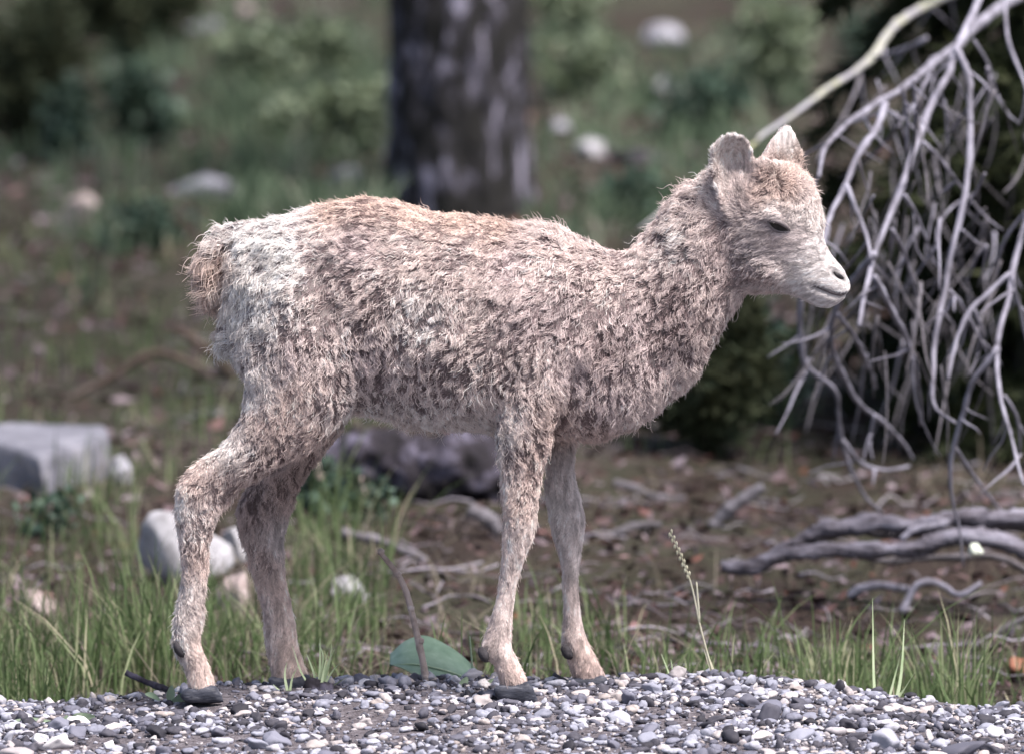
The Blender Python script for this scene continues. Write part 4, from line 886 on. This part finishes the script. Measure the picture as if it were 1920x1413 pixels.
# ---------------------------------------------------------------- vegetation
def blades(zones, seed, wid, curve=.45):
    r = np.random.default_rng(seed); Vv, Ff, Rr = [], [], []; off = 0
    for (x0, x1, Y0, Y1, n, h0, h1, clump) in zones:
        nc = max(1, n//clump)
        for _ in range(nc):
            Y = r.uniform(Y0, Y1); X = at(r.uniform(x0, x1), 700, Y).x; shade = r.random()
            if nz(X*6, Y*5, seed) < -.05 and r.random() < .8: continue
            hh = h0 + (h1-h0)*r.random()**1.5; ld = r.uniform(0, 6.28)
            for _ in range(clump):
                x = X + r.normal(0, .018); y = Y + r.normal(0, .018); z = height(x, y) - .006
                h = hh*r.uniform(.55, 1.15); a = ld + r.normal(0, 1.2); lean = h*curve*abs(r.normal(0, .8)); w_ = wid*r.uniform(.6, 1.3)
                dx, dy = math.cos(a), math.sin(a); wa = r.uniform(-.9, .9); wx, wy = math.cos(wa)*w_/2, math.sin(wa)*w_/2
                for f, k in ((0, 1), (.4, .9), (.75, .6)):
                    cx, cy, cz = x + dx*lean*f*f, y + dy*lean*f*f, z + h*f*(1-.12*f)
                    Vv += [(cx-wx*k, cy-wy*k, cz), (cx+wx*k, cy+wy*k, cz)]
                Vv.append((x+dx*lean, y+dy*lean, z+h*.88))
                Ff += [(off, off+1, off+3), (off, off+3, off+2), (off+2, off+3, off+5), (off+2, off+5, off+4), (off+4, off+5, off+6)]
                Rr += [min(1, max(0, .65*shade + .35*r.random() + (.25 if r.random() < .08 else 0)))]*7; off += 7
    return np.array(Vv), np.array(Ff), np.array(Rr)
V_, F_, R_ = blades([
    (-250, 330, .35, .95, 560, .04, .17, 5), (-250, 300, .9, 1.9, 520, .05, .19, 5), (130, 330, .4, .7, 600, .09, .18, 10), (-60, 110, .3, .6, 400, .06, .13, 9),
    (330, 620, .4, 1.3, 600, .05, .12, 7), (560, 720, .5, 2.0, 380, .06, .16, 7), (640, 1180, .3, 1.0, 520, .02, .13, 5), (1150, 1500, .25, .7, 350, .03, .11, 6),
    (1500, 1840, .25, .55, 700, .05, .16, 6), (1380, 1960, .3, .8, 500, .03, .10, 6), (-200, 500, 2.0, 6.0, 2200, .03, .10, 6), (560, 1000, 2.6, 5, 500, .03, .09, 6), (1000, 1500, 2.5, 5, 260, .04, .10, 6), (-1700, -250, .3, 7, 2600, .05, .16, 7), (2150, 3400, .3, 5, 1400, .05, .14, 7)], 41, .0024)
tag(obj('meadow_grass', np_mesh('meadow_grass', V_, F_, False, R_), M['grass']), 'soft green grass growing behind the gravel bank', 'grass', kind='stuff')
V_, F_, R_ = blades([(-250, 2150, .3, 2.6, 3200, .03, .08, 6), (-250, 700, .3, 1.6, 1300, .04, .10, 6)], 44, .0018, 2.4)
M['dry'] = rnd_mat('dead_matted_grass', [(0, (.05, .042, .03)), (.5, (.115, .098, .074)), (1, (.26, .23, .18))], .8, .2, .2, .15, 40)
tag(obj('dead_grass', np_mesh('dead_grass', V_, F_, False, R_), M['dry']), 'matted straw coloured dead grass lying between the green tufts', 'grass', kind='stuff')
V_, F_, R_ = blades([(420, 735, 5.2, 8.6, 2600, .06, .15, 9), (995, 1500, 5.0, 8.8, 2400, .05, .12, 8), (200, 480, 6.0, 9.5, 500, .06, .14, 8), (1200, 1500, 2.8, 5, 500, .05, .12, 8), (-2200, 4000, 9, 15, 4500, .08, .2, 8), (-100, 420, 4.5, 8.5, 900, .05, .12, 8)], 42, .006, .7)
tag(obj('slope_grass', np_mesh('slope_grass', V_, F_, False, R_), M['grass_pale']), 'pale green grass on the far slope either side of the trunk', 'grass', kind='stuff')

# litter: leaves, bark chips, needles
r = np.random.default_rng(43); Vv, Ff, Rr = [], [], []
for i in range(30000):
    Y = .22 + 7*r.random()**2.1; px = r.uniform(-300, 2200) if r.random() < .75 else r.uniform(-1900, 3600); x = at(px, 700, Y).x; z = height(x, Y)
    l = (.003 + .013*r.random()**2)*(1 + .12*Y); wd = l*r.uniform(.2, .6); a = r.uniform(0, 6.28); q = rotm(r); q[2] *= .55
    base = np.array([[-l, 0, 0], [0, -wd, .15*l], [l, 0, 0], [0, wd, .1*l]]) @ q.T
    Vv.append(base + np.array([x, Y, z + abs(base[:, 2].min())*.6])); Ff.append(np.array([[0, 1, 2], [0, 2, 3]]) + 4*i); Rr.append(np.full(4, r.random()))
tag(obj('leaf_litter', np_mesh('leaf_litter', np.vstack(Vv), np.vstack(Ff), False, np.concatenate(Rr)), M['chips']), 'brown leaf and bark litter strewn over the forest floor', 'litter', kind='stuff')

r = np.random.default_rng(47); gg = []; tr_ = []
for i in range(1100):
    Y = .25 + 4.5*r.random()**1.7; x = at(r.uniform(-200, 2150), 700, Y).x
    if x < -.2*(1+Y/8) and r.random() < .5: continue
    l = r.uniform(.02, .10); a = r.normal(0, .7) + (math.pi if r.random() < .5 else 0); k_ = r.normal(0, .13); P_ = []
    for q in np.linspace(0, 1, 4):
        xx = x + math.cos(a + k_*q)*l*q; yy = Y + math.sin(a + k_*q)*l*q; P_.append(Vector((xx, yy, height(xx, yy) + .004 + abs(r.normal(0, .006)))))
    v_, f_ = tube(P_, [r.uniform(.0008, .0022), .0006], 5, 0, 2); gg.append((v_, f_)); tr_ += [float(r.random())]*len(v_)
me = new_mesh('twig_litter', *join_geo(gg)); at_ = me.attributes.new('rnd', 'FLOAT', 'POINT'); at_.data.foreach_set('value', np.array(tr_, np.float32))
M['twigs'] = rnd_mat('fine_dead_twigs', [(0, (.05, .04, .04)), (.5, (.15, .13, .14)), (.85, (.28, .26, .30)), (1, (.40, .37, .40))], .9, .2, 0, .2, 60)
tag(obj('twig_litter', me, M['twigs']), 'fine grey dead twigs strewn over the forest floor', 'twigs', kind='stuff')

def leafy_plant(px, py, hpx, wpx, n, lsz, mat, name, label, cat='bush', seed=0, group=None, stems=7, Y=None):
    """py: foot of the plant in the photo"""
    g = ground_at(px, py) if Y is None else Vector((at(px, py, Y).x, Y, 0)); g.z = height(g.x, g.y)
    sc = pxscale(g.y); h, w_ = hpx*sc, wpx*sc/2; rr = np.random.default_rng(seed+500)
    t_ = thing(name, label, cat, tuple(g), group); parts = []; ends = []
    for k in range(stems):
        a = rr.uniform(0, 6.28); e = Vector((g.x + math.cos(a)*w_*rr.uniform(.2, .9), g.y + math.sin(a)*w_*rr.uniform(.2, .7), g.z + h*rr.uniform(.6, 1)))
        m = (g + e)/2 + Vector((0, 0, h*.15)); parts.append(tube([g + Vector((0, 0, -.02)), m, e], [.006, .004, .0015], 5, 0, 3)); ends.append((g, m, e))
    obj('stem', new_mesh('stem', *join_geo(parts)), M['twig'], t_)
    Vv, Ff, Rr = [], [], []
    for i in range(n):
        s = ends[int(rr.integers(stems))]; f = rr.uniform(.2, 1.02); b = s[0]*(1-f)**2 + s[1]*2*f*(1-f) + s[2]*f*f
        p = np.array(b) + rr.normal(0, .16*w_ + .012, 3)*np.array([1, 1, .7]); q = rotm(rr); l = lsz*rr.uniform(.6, 1.3); wd = l*.34
        Vv.append(np.array([[0, 0, 0], [l*.5, -wd, .08*l], [l, 0, -.05*l], [l*.5, wd, .08*l]]) @ q.T + p); Ff.append(np.array([[0, 1, 2], [0, 2, 3]]) + 4*i); Rr.append(np.full(4, rr.random()))
    obj('foliage', np_mesh('foliage', np.vstack(Vv), np.vstack(Ff), False, np.concatenate(Rr)), mat, t_)
    return t_
def needle_bush(px, py, hpx, wpx, label, seed, mat='needle_g', name='juniper_bush'):
    g = ground_at(px, py); sc = pxscale(g.y); h, w_ = hpx*sc, wpx*sc/2; rr = np.random.default_rng(seed+900)
    t_ = thing(name, label, 'bush', tuple(g)); ax = []; st_ = []
    for k in range(26):
        a = rr.uniform(0, 6.28); s = rr.uniform(.3, 1); d = (math.cos(a)*w_*s, math.sin(a)*w_*s*.8, h*rr.uniform(.5, 1.05)); ln_ = math.sqrt(sum(q*q for q in d))
        b_ = bough_axes((g.x, g.y, g.z), d, ln_, 9, rr, .12); ax += b_; st_.append(tube([Vector(q) for q in b_[0]], [.006, .002], 5, 0, 1))
    obj('stem', new_mesh('stem', *join_geo(st_)), M['bark_dark'], t_)
    V_, F_, R_ = needle_cloud(ax, 42, .035, .007, seed, 0); obj('foliage', np_mesh('foliage', V_, F_, False, R_), M[mat], t_)
needle_bush(40, 300, 330, 260, 'tall dark juniper bush at the edge of the far shade', 1)
needle_bush(1330, 860, 300, 230, 'dark juniper bush behind the lamb\'s chest and throat', 5)
needle_bush(230, 110, 220, 300, 'dark juniper bush farthest up the slope left of the trunk', 6)
SH = [(280, 285, 150, 130, 420, .05, 'leafy', 'teal green leafy bush among dark junipers behind the tail'),
      (120, 310, 150, 70, 260, .045, 'leafy', 'narrow teal green bush in the shade behind tall juniper'),
      (470, 210, 150, 150, 420, .05, 'leafy_pale', 'pale leafy bush on the slope left of the trunk'),
      (600, 170, 120, 120, 380, .05, 'leafy_pale', 'pale grey green bush nearest the trunk on its left'),
      (660, 290, 130, 130, 420, .05, 'leafy_pale', 'bright pale green bush touching the left side of the trunk'),
      (560, 300, 90, 150, 300, .045, 'leafy_pale', 'pale green low bush above the lamb\'s rump'),
      (270, 470, 70, 120, 180, .04, 'leafy', 'small low teal bush on brown ground behind the fluffy tail'),
      (1290, 270, 120, 170, 420, .05, 'leafy', 'green leafy bush on the slope between trunk and lamb\'s head'),
      (1440, 200, 190, 170, 480, .05, 'leafy_pale', 'pale green bush beyond the lichen covered branch'),
      (1080, 190, 110, 130, 320, .05, 'leafy_pale', 'pale green low bush close right of the trunk'),
      (1190, 410, 80, 120, 240, .04, 'leafy', 'small green plant above the lamb\'s withers'),
      (1420, 800, 190, 150, 480, .045, 'leafy', 'teal green leafy bush under the lamb\'s throat'),
      (1330, 760, 120, 110, 300, .045, 'leafy', 'small teal bush close behind the lamb\'s chest'),
      (690, 985, 90, 40, 60, .03, 'leafy', 'small thin green plant in front of the dark rotting log'),
      (600, 965, 110, 34, 60, .03, 'leafy', 'upright green plant just behind the far hind hock'),
      (1620, 150, 130, 140, 300, .035, 'leafy', 'teal green sprig behind the topmost bare branches'),
      (1060, 60, 90, 130, 260, .05, 'leafy_pale', 'pale bush high on the slope right of the trunk'),
      (90, 1010, 70, 110, 80, .03, 'leafy', 'low leafy plant in the grass before the flat topped boulder')]
for i, (px, py, hp, wp, n, ls, m_, lab) in enumerate(SH): leafy_plant(px, py, hp, wp, int(n*2.2), ls*.58, M[m_], 'leafy_bush', lab, 'bush', i)

# ---------------------------------------------------------------- small plants and twigs at the gravel edge
def edge(px, py, Y):
    p = at(px, py, Y); return p
# upright twig with buds
Yt = .075
tw = thing('upright_twig', 'bare reddish grey twig standing upright in the gravel under the belly', 'twig', tuple(at(800, 1302, Yt)))
obj('stem', new_mesh('stem', *tube([at(x, y, Yt) for x, y in [(803, 1318), (799, 1298), (797, 1262), (788, 1215), (775, 1160), (762, 1110), (748, 1080), (735, 1062), (722, 1046), (712, 1033)]], [.0042, .0040, .0034, .0030, .0027], 9, .08, 4, 3)), M['twig'], tw)
for x, y in ((786, 1201), (744, 1077), (712, 1034), (768, 1140), (795, 1268)):
    V_, F_ = lumpy(1, x, .2); obj('bud', np_mesh('bud', V_*np.array([.0042, .0042, .0046]) + np.array(at(x+3, y, Yt-.001)), F_), M['twig'], tw)
# broad leaf
Yl = .14
lf_ = thing('broad_leaf_plant', 'single broad blue green leaf spread low behind the upright twig', 'plant', tuple(at(885, 1290, Yl)))
mid = crom(np.array([(892, 1280), (850, 1262), (800, 1249), (765, 1245), (731, 1248)], float), 9); nm = len(mid)
V_, F_ = [], []
for i, m_ in enumerate(mid):
    f = i/(nm-1); wd = 36*math.sin(math.pi*(.03+f*.96)**.9)**1.25
    for j, sgn in enumerate((-1, -.5, 0, .5, 1)):
        V_.append(at(m_[0]+wd*sgn*.25, m_[1] + wd*sgn*.95, Yl) + Vector((0, -.035*sgn + .012*abs(sgn), .006*abs(sgn) + .0006*math.sin(f*17)*abs(sgn))))
for i in range(nm-1):
    for j in range(4): F_.append((i*5+j, i*5+j+1, (i+1)*5+j+1, (i+1)*5+j))
lo = obj('leaf', new_mesh('leaf', V_, F_), M['leaf_broad'], lf_); sm = lo.modifiers.new('s', 'SOLIDIFY'); sm.thickness = .0008
vp = [at(m_[0], m_[1], Yl) + Vector((0, -.002, .001)) for m_ in mid[::5]]
obj('midrib', new_mesh('midrib', *tube(vp + [at(731, 1248, Yl)], [.0016, .0012, .0005], 6, 0, 3)), M['leaf_vein'], lf_)
obj('stalk', new_mesh('stalk', *tube([at(888, 1276, Yl), at(884, 1230, Yl), at(881, 1192, Yl)], [.0014, .001, .0004], 6, 0, 3)), M['leaf_vein'], lf_)
# red stemmed seedling
def leaf_blade(pts, wpx, Y, tilt=.3):
    """small leaf along a pixel path"""
    P = crom(np.array(pts, float), 4); n = len(P); V, F = [], []
    for i, p in enumerate(P):
        f = i/(n-1); d = P[min(n-1, i+1)] - P[max(0, i-1)]; d /= np.linalg.norm(d)+1e-9; nn = np.array([-d[1], d[0]]); wd = wpx*math.sin(math.pi*(.05+.9*f))**.8
        for s in (-1, 0, 1): V.append(at(p[0]+nn[0]*wd*s, p[1]+nn[1]*wd*s, Y) + Vector((0, tilt*wd*S*s - abs(s)*.2*wd*S, 0)))
    for i in range(n-1):
        for j in range(2): F.append((i*3+j, i*3+j+1, (i+1)*3+j+1, (i+1)*3+j))
    return V, F
rs = thing('red_stem_seedling', 'tiny red stemmed seedling at the gravel edge behind the near forehoof', 'plant', tuple(at(885, 1312, .02)))
obj('stem', new_mesh('stem', *tube([at(880, 1316, .02), at(886, 1305, .02), at(900, 1298, .02), at(918, 1288, .02)], [.0016, .0013, .0008], 6, 0, 3)), M['red_stem'], rs)
obj('stem', new_mesh('stem', *tube([at(880, 1316, .02), at(877, 1305, .02), at(872, 1298, .02)], [.0018, .0016, .0014], 6, 0, 3)), M['red_stem'], rs)
for pts, wp in (([(872, 1300), (868, 1285), (876, 1268)], 9), ([(885, 1300), (900, 1290), (925, 1272)], 6), ([(880, 1303), (895, 1296), (912, 1296)], 5)):
    obj('leaf', new_mesh('leaf', *leaf_blade(pts, wp, .018)), M['leaf_vein'], rs)
# seedling at the near hind hoof and stick behind it
sl = thing('round_leaf_seedling', 'small green seedling sprouting against the near hind hoof', 'plant', tuple(at(318, 1318, -.02)))
for pts, wp in (([(318, 1316), (320, 1302), (322, 1284)], 8), ([(322, 1316), (345, 1305), (385, 1290)], 9), ([(300, 1312), (285, 1302), (272, 1300)], 5)):
    obj('leaf', new_mesh('leaf', *leaf_blade(pts, wp, -.035)), M['leaf_vein'], sl)
ground_branch([(235, 1258), (262, 1272), (290, 1285), (318, 1300), (330, 1315)], 5, 7, .10, M['darkwood'], 'stick', 'short dark stick leaning against the gravel edge beside the near hind hoof', 'stick', seed=61)
# rosette on the left
ro = thing('rosette_plant', 'low yellowish green rosette growing in gravel beside a slab like pebble', 'plant', tuple(at(150, 1358, -.12)))
for pts, wp in (([(135, 1362), (145, 1345), (178, 1342)], 10), ([(130, 1362), (122, 1352), (126, 1340)], 6), ([(125, 1362), (60, 1352), (5, 1358)], 8)):
    obj('leaf', new_mesh('leaf', *leaf_blade(pts, wp, -.125)), M['leaf_vein'], ro)
# grass tuft before the far hind foot, with a dark clod
def blade_geo(pts, w0, Y, Y1=None):
    P = crom(np.array(pts, float), 4); n = len(P); V, F = [], []
    for i, p in enumerate(P):
        f = i/(n-1); wd = w0*(1 - f**1.6)*.5 + .25; yy = Y + ((Y1 if Y1 is not None else Y)-Y)*f
        V += [at(p[0]-wd, p[1], yy) + Vector((0, -.0006, 0)), at(p[0]+wd, p[1], yy) + Vector((0, .0008, 0))]
    return V, [(2*i, 2*i+1, 2*i+3, 2*i+2) for i in range(n-1)]
M['grass_light'] = noise_mat('pale_grass_blade', [(.3, (.30, .40, .22)), (.7, (.50, .56, .38))], 30, 4, .6, 0)
gt = thing('grass_tuft', 'sparse tuft of pale grass blades in front of the far hind hoof', 'grass', tuple(at(590, 1300, .035)))
for pts, w_, yy in [([(598, 1296), (600, 1250), (600, 1195)], 6, .03), ([(600, 1296), (612, 1250), (628, 1215)], 5, .04), ([(602, 1296), (625, 1255), (652, 1232)], 4.5, .03), ([(596, 1296), (588, 1260), (575, 1225)], 5, .035), ([(604, 1294), (618, 1240), (622, 1205)], 4, .05),
                    ([(540, 1300), (534, 1265), (538, 1240)], 5, .02), ([(543, 1302), (548, 1270), (560, 1245)], 4, .02), ([(595, 1296), (606, 1235), (598, 1205)], 4, .045), ([(606, 1296), (640, 1275), (662, 1262)], 4, .03), ([(592, 1297), (566, 1262), (548, 1210)], 4, .03), ([(538, 1302), (520, 1290), (512, 1282)], 4, .02), ([(601, 1296), (606, 1262), (614, 1222)], 5, .025)]:
    obj('blade', new_mesh('blade', *blade_geo(pts, w_, yy, yy+.004)), M['grass_light'], gt)
V_, F_ = lumpy(3, 71, .5, 2.2, 4)
cl_ = obj('soil_clod', np_mesh('soil_clod', V_*np.array([.017, .014, .014]), F_), M['darkwood']); cl_.location = at(603, 1296, .03); tag(cl_, 'small dark crumbly soil clod by the far hind hoof', 'soil')
# seed head stalk and blades on the right
gk = thing('grass_stalk', 'tall dry grass stalk with a nodding seed head right of the forelegs', 'grass', tuple(at(1345, 1312, .12)))
obj('stem', new_mesh('stem', *tube([at(x, y, .12) for x, y in [(1350, 1322), (1340, 1275), (1325, 1220), (1312, 1170), (1304, 1130), (1296, 1095), (1284, 1060), (1270, 1025), (1256, 998)]], [.0013, .0011, .0009, .0006], 6, 0, 4)), M['straw'], gk)
obj('stem', new_mesh('stem', *tube([at(x, y, .12) for x, y in [(1312, 1165), (1309, 1130), (1306, 1090)]], [.0010, .0012, .0007], 6, 0, 4)), M['straw'], gk)
for i in range(16):
    f = i/15; x = 1292 - 36*f + (3 if i % 2 else -3); y = 1080 - 84*f
    V_, F_ = lumpy(1, i, .1); obj('seed', np_mesh('seed', V_*np.array([.0015, .0012, .0030]) + np.array(at(x, y, .12)), F_), M['straw'], gk)
obj('leaf', new_mesh('leaf', *blade_geo([(1338, 1262), (1328, 1235), (1320, 1215)], 9, .12)), M['straw'], gk)
eb = thing('edge_grass', 'few thin green blades at the gravel edge left of the seed stalk', 'grass', tuple(at(1255, 1305, .11)))
for pts, w_ in [([(1272, 1302), (1258, 1270), (1240, 1225)], 5), ([(1262, 1302), (1262, 1265), (1258, 1235)], 4), ([(1240, 1302), (1236, 1285), (1238, 1255)], 4), ([(1290, 1306), (1282, 1290), (1276, 1270)], 5), ([(1370, 1312), (1372, 1285), (1388, 1262)], 4), ([(1205, 1296), (1204, 1280), (1203, 1276)], 3)]:
    obj('blade', new_mesh('blade', *blade_geo(pts, w_, .11)), M['grass_light'], eb)
rg = thing('leaning_grass', 'leaning pale grass blades with a dry stem at the gravel edge', 'grass', tuple(at(1670, 1335, .06)))
for pts, w_ in [([(1668, 1336), (1690, 1300), (1716, 1258)], 4), ([(1672, 1336), (1684, 1305), (1700, 1285)], 6), ([(1660, 1336), (1672, 1290), (1690, 1220)], 6), ([(1666, 1336), (1700, 1318), (1712, 1298)], 5), ([(1676, 1336), (1690, 1260), (1696, 1160)], 7), ([(1655, 1336), (1640, 1300), (1636, 1120)], 8)]:
    obj('blade', new_mesh('blade', *blade_geo(pts, w_, .06, .07)), M['grass_light'], rg)
